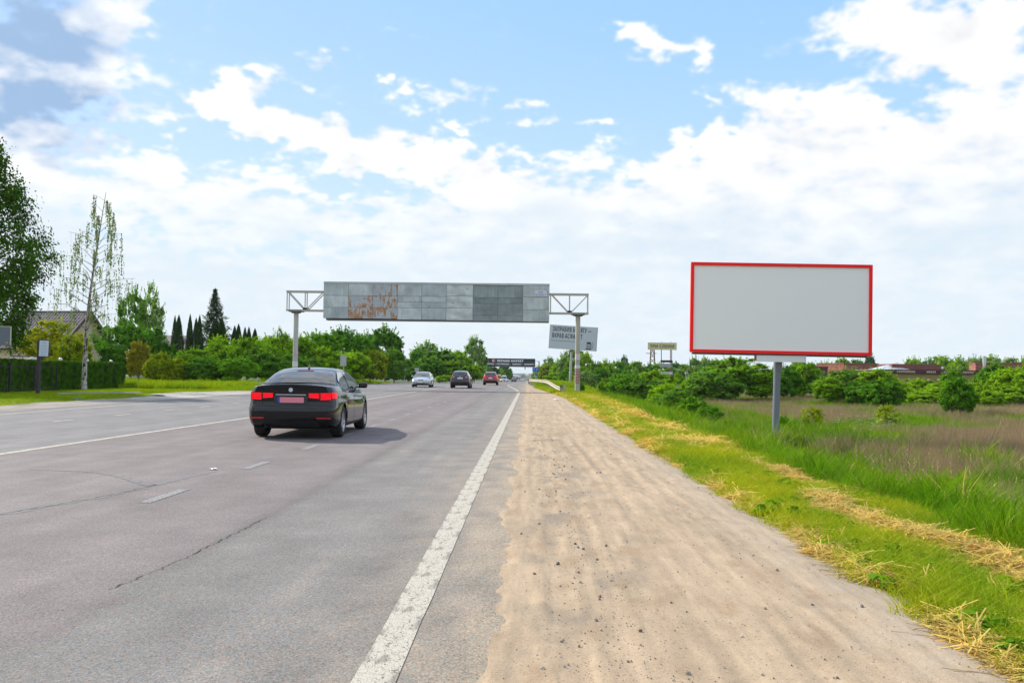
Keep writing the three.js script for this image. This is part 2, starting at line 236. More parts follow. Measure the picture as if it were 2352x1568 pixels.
/* painted markings, each a worn sheet of its own on the road */
const paintTex = dtex(512, (u, v, i, j) => {
  const s = stones(u, v, 33, 120), cr = Math.abs(tfbm(u, v, 14, 3, 5) - 0.5), cr2 = Math.abs(vnoise(u * 20, v * 60, 20, 15) - 0.5), k = 0.90 + 0.10 * (s - 0.5) - (cr < 0.016 ? 0.35 : 0) - (cr2 < 0.018 ? 0.2 : 0) - (s < 0.30 ? 0.28 : 0) - 0.22 * sstep(0.55, 0.75, tfbm(u, v, 4, 3, 19)) + 0.05 * (hash(i, j, 3) - 0.5);
  return [k, k * 0.985, k * 0.955];
});
const wornTex = dtex(256, (u, v, i, j) => { const s = stones(u, v, 36, 60), k = 0.78 + 0.2 * (s - 0.5) - (s < 0.42 ? 0.22 : 0); return [k, k, k]; });
const paint = mat([0.58, 0.555, 0.50], 0.8, 0, { map: paintTex }), worn = mat([0.42, 0.42, 0.42], 0.85, 0, { map: wornTex });
function stripe(name, path, width, m, label) { // path: [d, x] pairs
  const n = path.length - 1, g = gridGeo((u, v, i, j) => { const [d, x] = path[j], w = width * (1 + 0.06 * N2(d * 3, x)), o = (u - 0.5) * w; return [x + o, grade(d) + 0.004, -d, o * 2.2, d * 1.1]; }, 3, n);
  return part(road, name, g, m, label);
}
const span = (d0, d1, x, step = 0.5) => { const o = []; const n = Math.max(2, Math.ceil((d1 - d0) / step)); for (let i = 0; i <= n; i++) { const d = lerp(d0, d1, i / n); o.push([d, typeof x === 'function' ? x(d) : x]); } return o; };
const centreX = (d) => -8.22 + 0.30 * sstep(12, 32, d) - 0.02 * sstep(40, 80, d), leftX = (d) => -15.1;
stripe('edge_line', span(-12, 66.5, -0.66), 0.19, paint, 'solid white edge line beside the sandy shoulder');
stripe('turn_lane_line', span(69, 112, (d) => -0.62 - 1.95 * sstep(60, 118, d)), 0.16, paint, 'white line bending away to open a turning lane');
stripe('edge_line', span(112, 420, (d) => -2.55, 2), 0.15, paint);
stripe('centre_line', span(-12, 70, centreX), 0.16, paint, 'solid white line dividing the two directions');
stripe('centre_line', span(70, 500, centreX, 2), 0.16, paint);
stripe('edge_line', span(8, 330, leftX, 1.5), 0.14, paint, 'solid white edge line beside the gravel verge');
for (let k = 2; k < 46; k++) { const d = 2.75 + k * 3.27; stripe('lane_dash', span(d - 0.06, d + 1.0, -3.87), 0.13, worn); }
for (let k = 0; k < 40; k++) { const d = 19.4 + k * 3.45; stripe('lane_dash', span(d, d + 1.05, -11.97), 0.11, paint); }
{ // sealed cracks
  const seal = mat([0.135, 0.130, 0.134], 0.75), crack = mat([0.06, 0.055, 0.055], 1);
  const run = (pts, w, m, dy, sd) => { const c = new THREE.CatmullRomCurve3(pts.map(([x, d]) => V(x, 0, -d))); const n = 60, P = c.getPoints(n); return gridGeo((u, v, i, j) => { const p = P[j], q = P[Math.min(n, j + 1)].clone().sub(P[Math.max(0, j - 1)]).normalize(), ww = w * (0.75 + 0.7 * N2(j * 0.31, sd)) , wob = 0.025 * N2(j * 0.5, sd + 5); return [p.x + -q.z * ((u - 0.5) * ww + wob), dy + grade(-p.z), p.z + q.x * ((u - 0.5) * ww + wob)]; }, 2, n); };
  const main = [[-5.2, 7.6], [-4.9, 8.2], [-4.7, 8.9], [-4.45, 9.8], [-4.35, 10.7], [-4.3, 11.4], [-4.2, 12.2]], side = [[-6.6, 12.1], [-5.7, 11.9], [-5.0, 11.3], [-4.5, 10.7], [-4.35, 10.6]];
  part(road, 'crack_seal', run(main, 0.15, seal, 0.0022, 3), seal); part(road, 'crack_seal', run(side, 0.12, seal, 0.0030, 7), seal);
  part(road, 'crack', run(main.slice(0, 5), 0.016, crack, 0.0045, 3), crack);
  part(road, 'crack', run([[-2.55, 5.6], [-2.48, 6.2], [-2.44, 6.9], [-2.42, 7.6], [-2.40, 8.4]], 0.011, crack, 0.004, 11), crack);
}

/* ---------- plants ---------- */
const leafMat = (c, tr = 0.38) => phys(c, 0.95, 0, { vertexColors: true, transmission: tr, thickness: 0, specularIntensity: 0.08 });
const barkMat = mat([0.13, 0.105, 0.08], 0.95);
const randn = (r) => (r() + r() + r() + r() - 2) * 0.87;
/* leaves as small bent diamonds; tones differ from spray to spray and from leaf to leaf */
class Leaves {
  constructor(seed) { this.r = rng(seed); this.p = []; this.c = []; this.i = []; }
  leaf(x, y, z, nx, ny, nz, s, tone, long = 1.5, hang = 0) {
    const r = this.r, n = V(nx, ny, nz).normalize(); let t = V(r() - 0.5, (r() - 0.5) * (1 - hang) - hang, r() - 0.5); t.addScaledVector(n, -t.dot(n)); if (t.lengthSq() < 1e-6) t.set(1, 0, 0); t.normalize(); const b = n.clone().cross(t), k = this.p.length / 3, L = s * long * 0.5, w = s * 0.5;
    const put = (a, c, e) => this.p.push(x + t.x * a + b.x * c + n.x * e, y + t.y * a + b.y * c + n.y * e, z + t.z * a + b.z * c + n.z * e);
    put(-L, 0, 0); put(0, -w, s * 0.12); put(L, 0, 0); put(0, w, s * 0.12); this.i.push(k, k + 1, k + 2, k, k + 2, k + 3);
    for (let q = 0; q < 4; q++) this.c.push(tone[0], tone[1], tone[2]);
  }
  geo() { const g = new THREE.BufferGeometry(); g.setAttribute('position', new THREE.Float32BufferAttribute(this.p, 3)); g.setAttribute('color', new THREE.Float32BufferAttribute(this.c, 3)); g.setIndex(this.i); g.computeVertexNormals(); return g; }
}
const toneOf = (r, clump, v = 0.25) => { const k = clump * (1 - v / 2 + v * r()), y = (r() - 0.5) * 0.24; return [k * (1 + y), k, k * (1 - y)]; };
/* a rounded crown, 1 high and about 1 across, standing on y = 0 */
function roundCrown(seed, { clumps = 70, per = 55, leaf = 0.036, spread = 0.075, low = 0.03, squash = 1, lean = 0, top = 0.5 }) {
  const L = new Leaves(seed), r = L.r, lobes = []; for (let i = 0; i < 7; i++) lobes.push([r() * 6.28, (r() - 0.35) * 1.4, 0.72 + 0.4 * r()]);
  for (let k = 0; k < clumps; k++) {
    const a = r() * 6.283, sy = r() * 1.75 - 0.75, q = Math.sqrt(Math.max(0, 1 - sy * sy)); let rad = 0.80 + 0.16 * N3(Math.cos(a) * q * 1.8 + seed, sy * 1.8, Math.sin(a) * q * 1.8);
    for (const [la, le, lk] of lobes) { const c = Math.cos(a - la) * q * Math.cos(le) + sy * Math.sin(le); rad += 0.20 * (lk - 0.75) * sstep(0.72, 1, c); }
    const d = rad * (0.62 + 0.42 * Math.sqrt(r())); const cx = 0.5 * d * q * Math.cos(a) + lean * sy * 0.1, cz = 0.5 * d * q * Math.sin(a), cy = 0.5 + 0.52 * d * sy * squash; if (cy < low) continue;
    const clump = 0.78 + 0.5 * r(), sp = spread * (0.7 + 0.7 * r());
    for (let j = 0; j < per; j++) { const ox = randn(r) * sp, oy = randn(r) * sp * 0.8, oz = randn(r) * sp; const x = cx + ox, y = cy + oy, z = cz + oz; if (y < 0.005) continue; L.leaf(x, y, z, cx * 1.2 + ox * 4 + randn(r) * 0.7, (cy - 0.35) + oy * 4 + randn(r) * 0.6 + 0.35, cz * 1.2 + oz * 4 + randn(r) * 0.7, leaf * (0.65 + 0.8 * r()), toneOf(r, clump), 1.5, 0.2); }
  }
  // twigs reaching out of the outline
  for (let k = 0; k < 26; k++) { const a = r() * 6.283, e = 0.1 + r() * 1.4, dx = Math.cos(a) * Math.cos(e), dz = Math.sin(a) * Math.cos(e), dy = Math.sin(e), l0 = 0.36, l1 = 0.48 + 0.09 * r(); for (let j = 0; j < 12; j++) { const t = lerp(l0, l1, j / 11); L.leaf(dx * t + randn(r) * 0.012, 0.5 + dy * t * 1.02 + randn(r) * 0.012, dz * t + randn(r) * 0.012, randn(r), 0.5 + randn(r), randn(r), leaf * (0.6 + 0.5 * r()), toneOf(r, 1.1)); } }
  return L.geo();
}
/* a slim evergreen: 1 high, 1 across at its widest */
function columnCrown(seed, n, leaf) { const L = new Leaves(seed), r = L.r; for (let k = 0; k < n; k++) { const y = Math.pow(r(), 1.15), w = 0.5 * Math.pow(Math.max(0, 1 - y), 0.62) * (0.75 + 0.6 * Math.min(1, y * 5)) * 0.92, a = r() * 6.283, q = w * (0.70 + 0.32 * Math.sqrt(r())) * (1 + 0.12 * N3(Math.cos(a) * 3, y * 9, Math.sin(a) * 3 + seed)); L.leaf(Math.cos(a) * q, y, Math.sin(a) * q, Math.cos(a), 0.15, Math.sin(a), leaf * (0.7 + 0.6 * r()), toneOf(r, 0.85 + 0.3 * N3(a * 3, y * 12, seed)), 2.6, -0.6); } return L.geo(); }
function spruceCrown(seed, tiers, per, leaf) {
  const L = new Leaves(seed), r = L.r;
  for (let k = 0; k < tiers; k++) { const y0 = 0.06 + 0.93 * Math.pow(k / tiers, 0.9), reach = 0.56 * Math.pow(1 - y0 * 0.99, 1.15), m = 7; for (let b = 0; b < m; b++) { const a = (b + r()) / m * 6.283, len = reach * (0.65 + 0.5 * r()); for (let j = 0; j < per; j++) { const t = Math.sqrt(r()), x = Math.cos(a) * len * t + randn(r) * 0.02, z = Math.sin(a) * len * t + randn(r) * 0.02, y = y0 + 0.05 * t * t - 0.07 * t + randn(r) * 0.008 - 0.03 * r(); L.leaf(x, y, z, randn(r) * 0.5, 1, randn(r) * 0.5, leaf * (0.35 + 0.7 * (1 - y0)) * (0.6 + 0.7 * r()), toneOf(r, 0.95), 2.4, 0.5); } } }
  return L.geo();
}
const bushes = [0, 1, 2, 3, 4].map((k) => roundCrown(101 + k * 13, { clumps: 135, per: 58, leaf: 0.040, spread: 0.075 }));
const fine = [0, 1, 2, 3, 4].map((k) => roundCrown(151 + k * 19, { clumps: 150, per: 80, leaf: 0.029, spread: 0.062 }));
const treesR = [0, 1, 2, 3].map((k) => roundCrown(301 + k * 17, { clumps: 120, per: 46, leaf: 0.044, spread: 0.065, low: 0.02 }));
const airy = [0, 1].map((k) => roundCrown(401 + k * 7, { clumps: 110, per: 40, leaf: 0.036, spread: 0.055, low: 0.02 }));
const column = [0, 1].map((k) => columnCrown(501 + k, 3600, 0.028)), spruce = spruceCrown(601, 34, 30, 0.034);
const GREEN = { mid: leafMat([0.125, 0.31, 0.004]), deep: leafMat([0.085, 0.23, 0.006]), fresh: leafMat([0.235, 0.42, 0.004]), olive: leafMat([0.25, 0.33, 0.005]), gold: leafMat([0.36, 0.38, 0.004]), silver: leafMat([0.22, 0.36, 0.08]), dark: leafMat([0.028, 0.062, 0.010], 0.15), blue: leafMat([0.075, 0.15, 0.045], 0.2), brown: leafMat([0.27, 0.25, 0.015]) };
function trunkGeo(h, r, seed, limbs = 5) { const q = rng(seed), list = [rod(V(0, -0.15, 0), V(0.02 * h * randn(q), h * 0.55, 0.02 * h * randn(q)), r, r * 0.6, 8)]; for (let k = 0; k < limbs; k++) { const a = q() * 6.283, y0 = h * (0.2 + 0.3 * q()), l = h * (0.25 + 0.2 * q()); list.push(rod(V(0, y0, 0), V(Math.cos(a) * l * 0.55, y0 + l, Math.sin(a) * l * 0.55), r * 0.5, r * 0.15, 6)); } return merge(list); }
const trunks = [trunkGeo(1, 0.022, 1), trunkGeo(1, 0.022, 2), trunkGeo(1, 0.022, 3)];
let plantNo = 0; const midKinds = [GREEN.mid, leafMat([0.095, 0.25, 0.008]), leafMat([0.165, 0.33, 0.004]), leafMat([0.125, 0.27, 0.02])];
/* px, top row in the picture and width in the picture, with the distance, give place and size */
function plant(name, label, category, group, px, top, wpx, d, crown, m, opt = {}) {
  if (d < 100 && bushes.includes(crown)) crown = fine[bushes.indexOf(crown)];
  const p = at(px, 858, d), y = height(p.x, p.z), h = at(px, top, d).y - y, w = wpx * d / F, g = thing(name, label, category, [p.x, y, p.z], (plantNo++ * 2.399) % 6.283, group);
  if (m === GREEN.mid) m = midKinds[plantNo % 4]; const low = opt.stem ?? 0, c = part(g, opt.part ?? 'foliage', crown, m); c.scale.set(w, h * (1 - low) * (opt.tall ?? 1.05), w * (opt.deep ?? 1)); c.position.y = h * low;
  if (opt.trunk !== false) { const t = part(g, opt.trunkName ?? 'stem', trunks[plantNo % 3], barkMat); t.scale.set(h * 0.9, h * 0.9, h * 0.9); }
  return g;
}
const tree = (label, group, px, top, w, d, crown, m, o = {}) => plant(o.name ?? 'tree', label, 'tree', group, px, top, w, d, crown, m, { part: 'crown', trunkName: 'trunk', stem: 0.1, ...o });
const bush = (label, group, px, top, w, d, crown, m, o = {}) => plant('bush', label, 'bush', group, px, top, w, d, crown, m, o);
const sprawl = [0, 1].map((k) => roundCrown(451 + k * 9, { clumps: 34, per: 40, leaf: 0.05, spread: 0.12, low: 0.01 }));
const Bq = (k) => bushes[k % 5], Tq = (k) => treesR[k % 4], Aq = (k) => airy[k % 2];

const TONE = { mid: 'leafy green', deep: 'dark green', fresh: 'light fresh green', olive: 'olive yellow-green', silver: 'greyish green', blue: 'bluish dark', gold: 'golden', brown: 'rusty' };
/* far side of the road, from the house along to the sign over the road */
const gl = 'bushes lining the far side of the road';
bush('golden yellow bush in front of the tiled house roof', null, 118, 742, 165, 72, Bq(0), GREEN.gold, { deep: 0.7 });
bush('yellow-green bush low beside the birch trunk', null, 170, 776, 90, 68, Bq(3), GREEN.olive);
tree('tall green poplar beyond the large round bush', null, 300, 668, 78, 128, Aq(0), GREEN.mid, { stem: 0.15 });
tree('tall grey-leaved poplar with twin tops beside the green one', null, 342, 664, 66, 132, Aq(1), GREEN.silver, { stem: 0.15 });
bush('large round dark green bush beside the birch', null, 285, 742, 150, 92, Bq(1), GREEN.mid);
bush('broad dark bush under the poplars', null, 352, 757, 105, 96, Bq(2), GREEN.deep);
bush('small bush with rusty yellow leaves at the lawn edge', null, 318, 786, 58, 78, Bq(4), GREEN.brown);
bush('light green bush by the sandy track', null, 365, 812, 75, 74, Bq(0), GREEN.olive);
const th = 'slim dark evergreens in a garden row';
for (const [px, top, w] of [[398, 735, 17], [407, 734, 26], [433, 732, 19], [447, 740, 20], [455, 734, 20], [487, 748, 30], [507, 742, 30], [536, 757, 24], [545, 753, 24], [560, 760, 20], [569, 759, 20], [583, 763, 26]]) plant('cypress', px < 470 ? 'slim tall columnar evergreen in the garden row' : px < 520 ? 'columnar evergreen at the spruce foot' : 'short blunt evergreen past the spruce', 'tree', th, px, top, w * 1.35, 118 + (px % 7), column[px % 2], GREEN.dark, { part: 'crown', trunkName: 'trunk' });
plant('spruce', 'tall pointed blue-green spruce above the evergreen row', 'tree', null, 489, 662, 165, 126, spruce, GREEN.blue, { part: 'crown', trunkName: 'trunk' });
for (const [px, top, w, d, k, m] of [[445, 800, 95, 88, 1, 'mid'], [505, 776, 120, 92, 2, 'fresh'], [400, 825, 80, 80, 3, 'olive'], [470, 822, 90, 80, 4, 'mid'], [565, 780, 120, 90, 0, 'mid'], [625, 768, 120, 96, 3, 'fresh'], [540, 820, 110, 80, 1, 'mid'], [610, 812, 120, 84, 2, 'mid'], [690, 775, 110, 100, 1, 'mid'], [665, 815, 100, 88, 4, 'deep'], [730, 765, 120, 108, 4, 'mid'], [785, 758, 115, 112, 0, 'mid'], [745, 800, 90, 98, 2, 'fresh'], [700, 822, 90, 92, 3, 'mid'], [826, 770, 80, 120, 3, 'deep'], [800, 810, 110, 102, 1, 'fresh'], [850, 805, 90, 112, 4, 'olive'], [905, 805, 70, 126, 2, 'mid']])
  bush(`${TONE[m]} ${top < 790 ? 'tall' : 'low'} bush in the roadside thicket`, gl, px, top, w, d, Bq(k), GREEN[m]);
for (const [px, top, w, d, k] of [[215, 806, 80, 150, 0], [262, 812, 70, 145, 1], [330, 806, 90, 150, 2], [395, 810, 90, 150, 3], [455, 812, 90, 150, 4], [520, 815, 90, 150, 0], [590, 815, 90, 145, 1], [855, 842, 60, 150, 2], [905, 846, 60, 155, 3], [945, 846, 50, 165, 4]]) bush(`deep green undergrowth bush behind the ${px < 420 ? 'birch and hedge' : px < 700 ? 'garden evergreens' : 'rounded dark tree'}`, 'undergrowth bushes behind the thicket', px, top, w, d, Bq(k), GREEN.deep);
tree('rounded dark green tree rising at the end of the thicket', null, 884, 756, 92, 138, Tq(0), GREEN.deep, { stem: 0.05 });
tree('bushy tree behind the rounded dark one', 'trees behind the thicket', 846, 768, 70, 145, Tq(1), GREEN.mid, { stem: 0.05 });
tree('thin sapling poking out of the thicket', null, 640, 752, 16, 96, Aq(0), GREEN.olive, { stem: 0.55 });
const gf = 'trees far along the opposite verge';
for (const [px, top, w, d, k, m] of [[955, 808, 60, 168, 1, 'mid'], [978, 790, 85, 190, 0, 'silver'], [1010, 806, 120, 165, 2, 'mid'], [1045, 808, 80, 172, 3, 'fresh'], [985, 826, 90, 158, 3, 'deep'], [1035, 830, 90, 160, 1, 'mid'], [1128, 838, 44, 330, 2, 'blue'], [1112, 840, 40, 320, 0, 'mid'], [1158, 838, 36, 380, 1, 'mid'], [1148, 848, 24, 360, 2, 'fresh'], [1172, 848, 14, 430, 2, 'deep']])
  tree(`${TONE[m]} tree in the distant row beside the oncoming lane`, gf, px, top, w, d, Tq(k), GREEN[m], { stem: 0.03 });
tree('tall grey-green willow beside the black overhead sign', null, 1089, 779, 64, 215, Tq(2), GREEN.silver, { stem: 0.06 });
bush('bright green low bush at the foot of the willow', null, 1085, 838, 60, 175, Bq(1), GREEN.fresh);
bush('bright green low bush beside the silver car', null, 1022, 862, 46, 150, Bq(2), GREEN.fresh);
for (const [px, d] of [[560, 76], [578, 77], [592, 76]]) bush('small shrub of white blossom at the thicket foot', 'white blossom shrubs', px, 866 + (px % 5), 14 + (px % 4) * 3, d, sprawl[px % 2], leafMat([0.46, 0.54, 0.34]), {});

/* field side, near to far */
const gr = 'bushes across the dry field';
for (const [px, top, w, d, k, m] of [[1690, 826, 200, 84, 0, 'mid'], [1640, 850, 130, 80, 1, 'mid'], [1760, 850, 110, 88, 2, 'deep'], [1800, 838, 90, 95, 3, 'mid'], [1845, 832, 95, 100, 4, 'mid'], [1940, 846, 130, 80, 1, 'mid'], [2020, 850, 120, 78, 2, 'fresh'], [2030, 872, 105, 70, 3, 'mid'], [1905, 868, 80, 76, 4, 'mid'], [2105, 862, 120, 92, 0, 'fresh'], [2160, 870, 110, 84, 2, 'fresh'], [2290, 838, 110, 96, 3, 'mid'], [2330, 846, 120, 88, 4, 'fresh'], [2240, 866, 110, 90, 1, 'fresh'], [2190, 842, 70, 100, 0, 'mid'], [1980, 880, 90, 74, 0, 'mid'], [2320, 888, 120, 82, 2, 'fresh'], [2120, 888, 100, 80, 1, 'fresh'], [2265, 895, 90, 78, 3, 'fresh']])
  bush(`${TONE[m]} ${px < 1880 ? 'bush behind the billboard pole' : px < 2060 ? 'bush before the red brick block' : 'bush before the lettered shop'} across the field`, gr, px, px > 2050 && px < 2250 ? top + 10 : top, w, d, Bq(k), GREEN[m]);
bush('lone dark green bush standing in the dry grass', null, 2205, 872, 84, 56, Bq(2), GREEN.mid);
bush('small yellowish sapling bush in the dry grass', null, 2040, 932, 58, 44, sprawl[1], GREEN.olive);
bush('low spreading plant in the dry field', null, 1866, 936, 60, 42, sprawl[1], GREEN.olive);
bush('dark green weed behind the billboard pole', null, 1800, 958, 34, 36, sprawl[0], GREEN.deep);
bush('leafy dark weed clump on the bank slope', null, 2030, 1106, 130, 15, sprawl[1], GREEN.deep, { trunk: false });
bush('weed clump at the foot of the billboard pole', null, 1776, 1005, 44, 28.5, sprawl[0], GREEN.mid, { trunk: false });
const gk = 'bushes on the slope between the poles and the field';
for (const [px, top, w, d, k, m] of [[1500, 876, 130, 72, 0, 'mid'], [1440, 856, 90, 84, 1, 'mid'], [1505, 853, 100, 90, 2, 'fresh'], [1550, 862, 80, 86, 3, 'mid'], [1450, 885, 80, 66, 4, 'mid'], [1560, 915, 70, 54, 3, 'olive'], [1500, 915, 80, 58, 1, 'mid'], [1400, 868, 60, 92, 0, 'mid'], [1550, 894, 100, 52, 2, 'mid'], [1592, 914, 90, 46, 0, 'mid'], [1630, 935, 70, 40, 4, 'mid'], [1664, 962, 56, 35, 1, 'mid'], [1480, 872, 120, 66, 3, 'mid'], [1530, 882, 100, 58, 4, 'fresh'], [1570, 940, 60, 42, 3, 'olive'], [1590, 868, 60, 82, 1, 'fresh'], [1335, 878, 18, 72, 2, 'deep']])
  bush(`${TONE[m]} ${top > 900 ? 'low' : 'rounded'} bush on the bank below the gantry pole`, gk, px, top, w, d, Bq(k), GREEN[m]);
bush('grey-green willow shrub behind the gantry pole', null, 1342, 852, 60, 115, Bq(4), GREEN.silver);
const gt = 'trees of the wood beyond the billboards';
for (const [px, top, w, d, k, m, c] of [[1238, 842, 26, 260, 0, 'fresh'], [1256, 838, 50, 240, 1, 'olive'], [1262, 824, 44, 300, 2, 'silver'], [1285, 832, 50, 235, 2, 'fresh'], [1300, 812, 50, 220, 0, 'silver'], [1322, 800, 54, 200, 1, 'mid'], [1345, 812, 44, 195, 3, 'fresh'], [1310, 846, 60, 190, 3, 'mid'], [1275, 856, 60, 200, 1, 'fresh'], [1370, 836, 56, 210, 2, 'deep'], [1392, 830, 50, 230, 0, 'fresh'], [1420, 830, 56, 235, 1, 'mid'], [1434, 822, 30, 260, 2, 'blue'], [1460, 832, 56, 225, 3, 'mid'], [1490, 838, 50, 230, 0, 'deep'], [1515, 834, 50, 240, 1, 'fresh'], [1550, 836, 60, 250, 2, 'mid'], [1575, 838, 50, 240, 3, 'mid'], [1595, 822, 36, 200, 1, 'silver'], [1618, 824, 40, 205, 0, 'silver'], [1640, 832, 60, 230, 2, 'mid'], [1380, 850, 70, 170, 0, 'deep'], [1440, 850, 70, 165, 3, 'deep'], [1350, 858, 50, 150, 2, 'mid'], [1700, 832, 60, 240, 1, 'mid'], [1230, 852, 20, 330, 1, 'fresh']])
  tree(`${TONE[m]} tree in the wood ${px < 1360 ? 'behind the leaning billboard' : px < 1560 ? 'around the cream sign' : 'behind the red-framed billboard'}`, gt, px, top, w, d, Tq(k), GREEN[m], { stem: 0.02 });
const gb = 'trees behind the brick shops';
for (const [px, top, w, d, k, m] of [[1835, 826, 46, 280, 0, 'fresh'], [1870, 838, 50, 290, 1, 'mid'], [1900, 832, 60, 285, 1, 'fresh'], [1935, 826, 56, 280, 2, 'fresh'], [1970, 828, 60, 290, 3, 'mid'], [1998, 814, 30, 270, 0, 'blue'], [2060, 840, 40, 270, 2, 'silver'], [2100, 824, 60, 290, 1, 'fresh'], [2135, 828, 50, 285, 2, 'mid'], [2165, 820, 66, 290, 3, 'fresh'], [2205, 824, 60, 280, 0, 'fresh'], [2240, 822, 60, 285, 1, 'silver'], [2280, 822, 66, 290, 2, 'fresh'], [2320, 824, 60, 280, 3, 'silver'], [2350, 826, 50, 285, 0, 'fresh'], [2015, 842, 50, 300, 1, 'mid']])
  tree(`${TONE[m]} tree behind the ${px < 2080 ? 'tall red brick block' : 'lettered shop roof'}`, gb, px, top, w, d, Tq(k), GREEN[m], { stem: 0.02 });

/* the big leafy tree at the road's far corner, and the slender birch */
{
  const x = -31.7, z = -49.5, y = height(x, z), g = thing('tree', 'huge dark leafy tree overhanging the hedge and fence', 'tree', [x, y, z]);
  const L = new Leaves(900), r = L.r, limbs = [rod(V(0, -0.2, 0), V(0.2, 5.5, 0.1), 0.36, 0.25, 10), rod(V(0.2, 5.5, 0.1), V(0.1, 12, 0), 0.25, 0.06, 8)];
  for (let k = 0; k < 300; k++) {
    const a = r() * 6.283, t = r(), yy = 3.2 + 11.6 * t, reach = (t < 0.35 ? 3.4 + 3.2 * t : 4.7 * Math.pow(1 - (t - 0.35) / 0.66, 0.6) + 0.4) * (0.55 + 0.5 * Math.sqrt(r())), cx = Math.cos(a) * reach, cz = Math.sin(a) * reach, clump = 0.75 + 0.5 * r();
    if (k < 46) limbs.push(rod(V(0.15, yy * 0.82, 0), V(cx * 0.92, yy, cz * 0.92), 0.075, 0.015, 5));
    for (let j = 0; j < 160; j++) { const droop = r() * r(); L.leaf(cx + randn(r) * (j % 9 ? 0.50 : 0.95), yy + randn(r) * 0.38 - droop * 1.6, cz + randn(r) * (j % 9 ? 0.50 : 0.95), cx * 0.3 + randn(r), 0.6 + randn(r), cz * 0.3 + randn(r), 0.125 * (0.6 + 0.8 * r()), toneOf(r, clump), 1.5, 0.3); }
  }
  part(g, 'trunk', merge(limbs), barkMat); part(g, 'crown', L.geo(), leafMat([0.058, 0.145, 0.006], 0.3));
}
{
  const base = at(192, 858, 56), y = height(base.x, base.z), g = thing('birch_tree', 'slender white-barked birch with thin drooping sprays of leaves', 'tree', [base.x, y, base.z]);
  const bark = canvasTex(256, 1024, (c, w, h) => { const q = rng(5); c.fillStyle = '#d9d4cc'; c.fillRect(0, 0, w, h); for (let k = 0; k < 900; k++) { const yy = q() * h, low = yy / h; c.fillStyle = `rgba(${40 + 30 * q()},${36 + 26 * q()},${34 + 24 * q()},${0.25 + 0.65 * q()})`; const big = q() < 0.12 + 0.5 * Math.max(0, low - 0.6); c.beginPath(); c.ellipse(q() * w, yy, big ? 14 + 26 * q() : 6 + 12 * q(), big ? 4 + 12 * q() : 1 + 2 * q(), 0, 0, 7); c.fill(); } });
  const bm = mat([0.72, 0.70, 0.67], 0.85, 0, { map: bark }), tw = mat([0.22, 0.17, 0.14], 0.9);
  const H = 12.3, spine = new THREE.CatmullRomCurve3([V(0, -0.1, 0), V(0.05, 2.2, 0), V(0.12, 4.3, 0.05), V(0.36, 7, 0), V(0.65, 9.3, 0), V(1.05, H, 0)]);
  const trunk = gridGeo((u, v) => { const p = spine.getPoint(v), rr = lerp(0.17, 0.015, Math.pow(v, 0.8)) * (1 + 0.35 * Math.exp(-v * 22)), a = u * 6.2832; return [p.x + rr * Math.cos(a), p.y, p.z + rr * Math.sin(a), u, 1 - v]; }, 10, 40);
  part(g, 'trunk', trunk, bm, 'white bark with black scars');
  const L = new Leaves(950), r = L.r, limbs = [];
  for (let k = 0; k < 44; k++) {
    const t = 0.34 + 0.64 * (k / 44), p = spine.getPoint(t), a = k * 2.4 + r(), len = (t < 0.5 ? 2.6 : 3.1 * (1.3 - t)) * (0.55 + 0.6 * r()), rise = len * (0.25 + 0.3 * r());
    const q = V(p.x + Math.cos(a) * len, p.y + rise, p.z + Math.sin(a) * len * 0.8), mid = p.clone().lerp(q, 0.55).add(V(0, 0.12 * len, 0));
    limbs.push(rod(p, mid, 0.035 * (1.3 - t), 0.02 * (1.3 - t), 5), rod(mid, q, 0.02 * (1.3 - t), 0.006, 4));
    for (let s = 0; s < 9; s++) { // hanging strands
      const st = mid.clone().lerp(q, r() * 1.05), ln = 0.6 + 1.3 * r(), sx = randn(r) * 0.12, sz = randn(r) * 0.12, en = V(st.x + sx, st.y - ln, st.z + sz), clump = 0.8 + 0.4 * r(); limbs.push(rod(st, en, 0.005, 0.003, 3));
      const m = 4 + Math.floor(13 * r() * r() + 4 * r()); for (let j = 0; j < m; j++) { const f = Math.pow(r(), 0.7), pt = st.clone().lerp(en, f); L.leaf(pt.x + randn(r) * 0.05, pt.y + randn(r) * 0.05, pt.z + randn(r) * 0.05, randn(r), randn(r) * 0.3, randn(r), 0.075 * (0.7 + 0.6 * r()), toneOf(r, clump), 1.7, 0.7); }
    }
  }
  part(g, 'branches', merge(limbs), tw); part(g, 'crown', L.geo(), leafMat([0.21, 0.31, 0.08], 0.45));
}
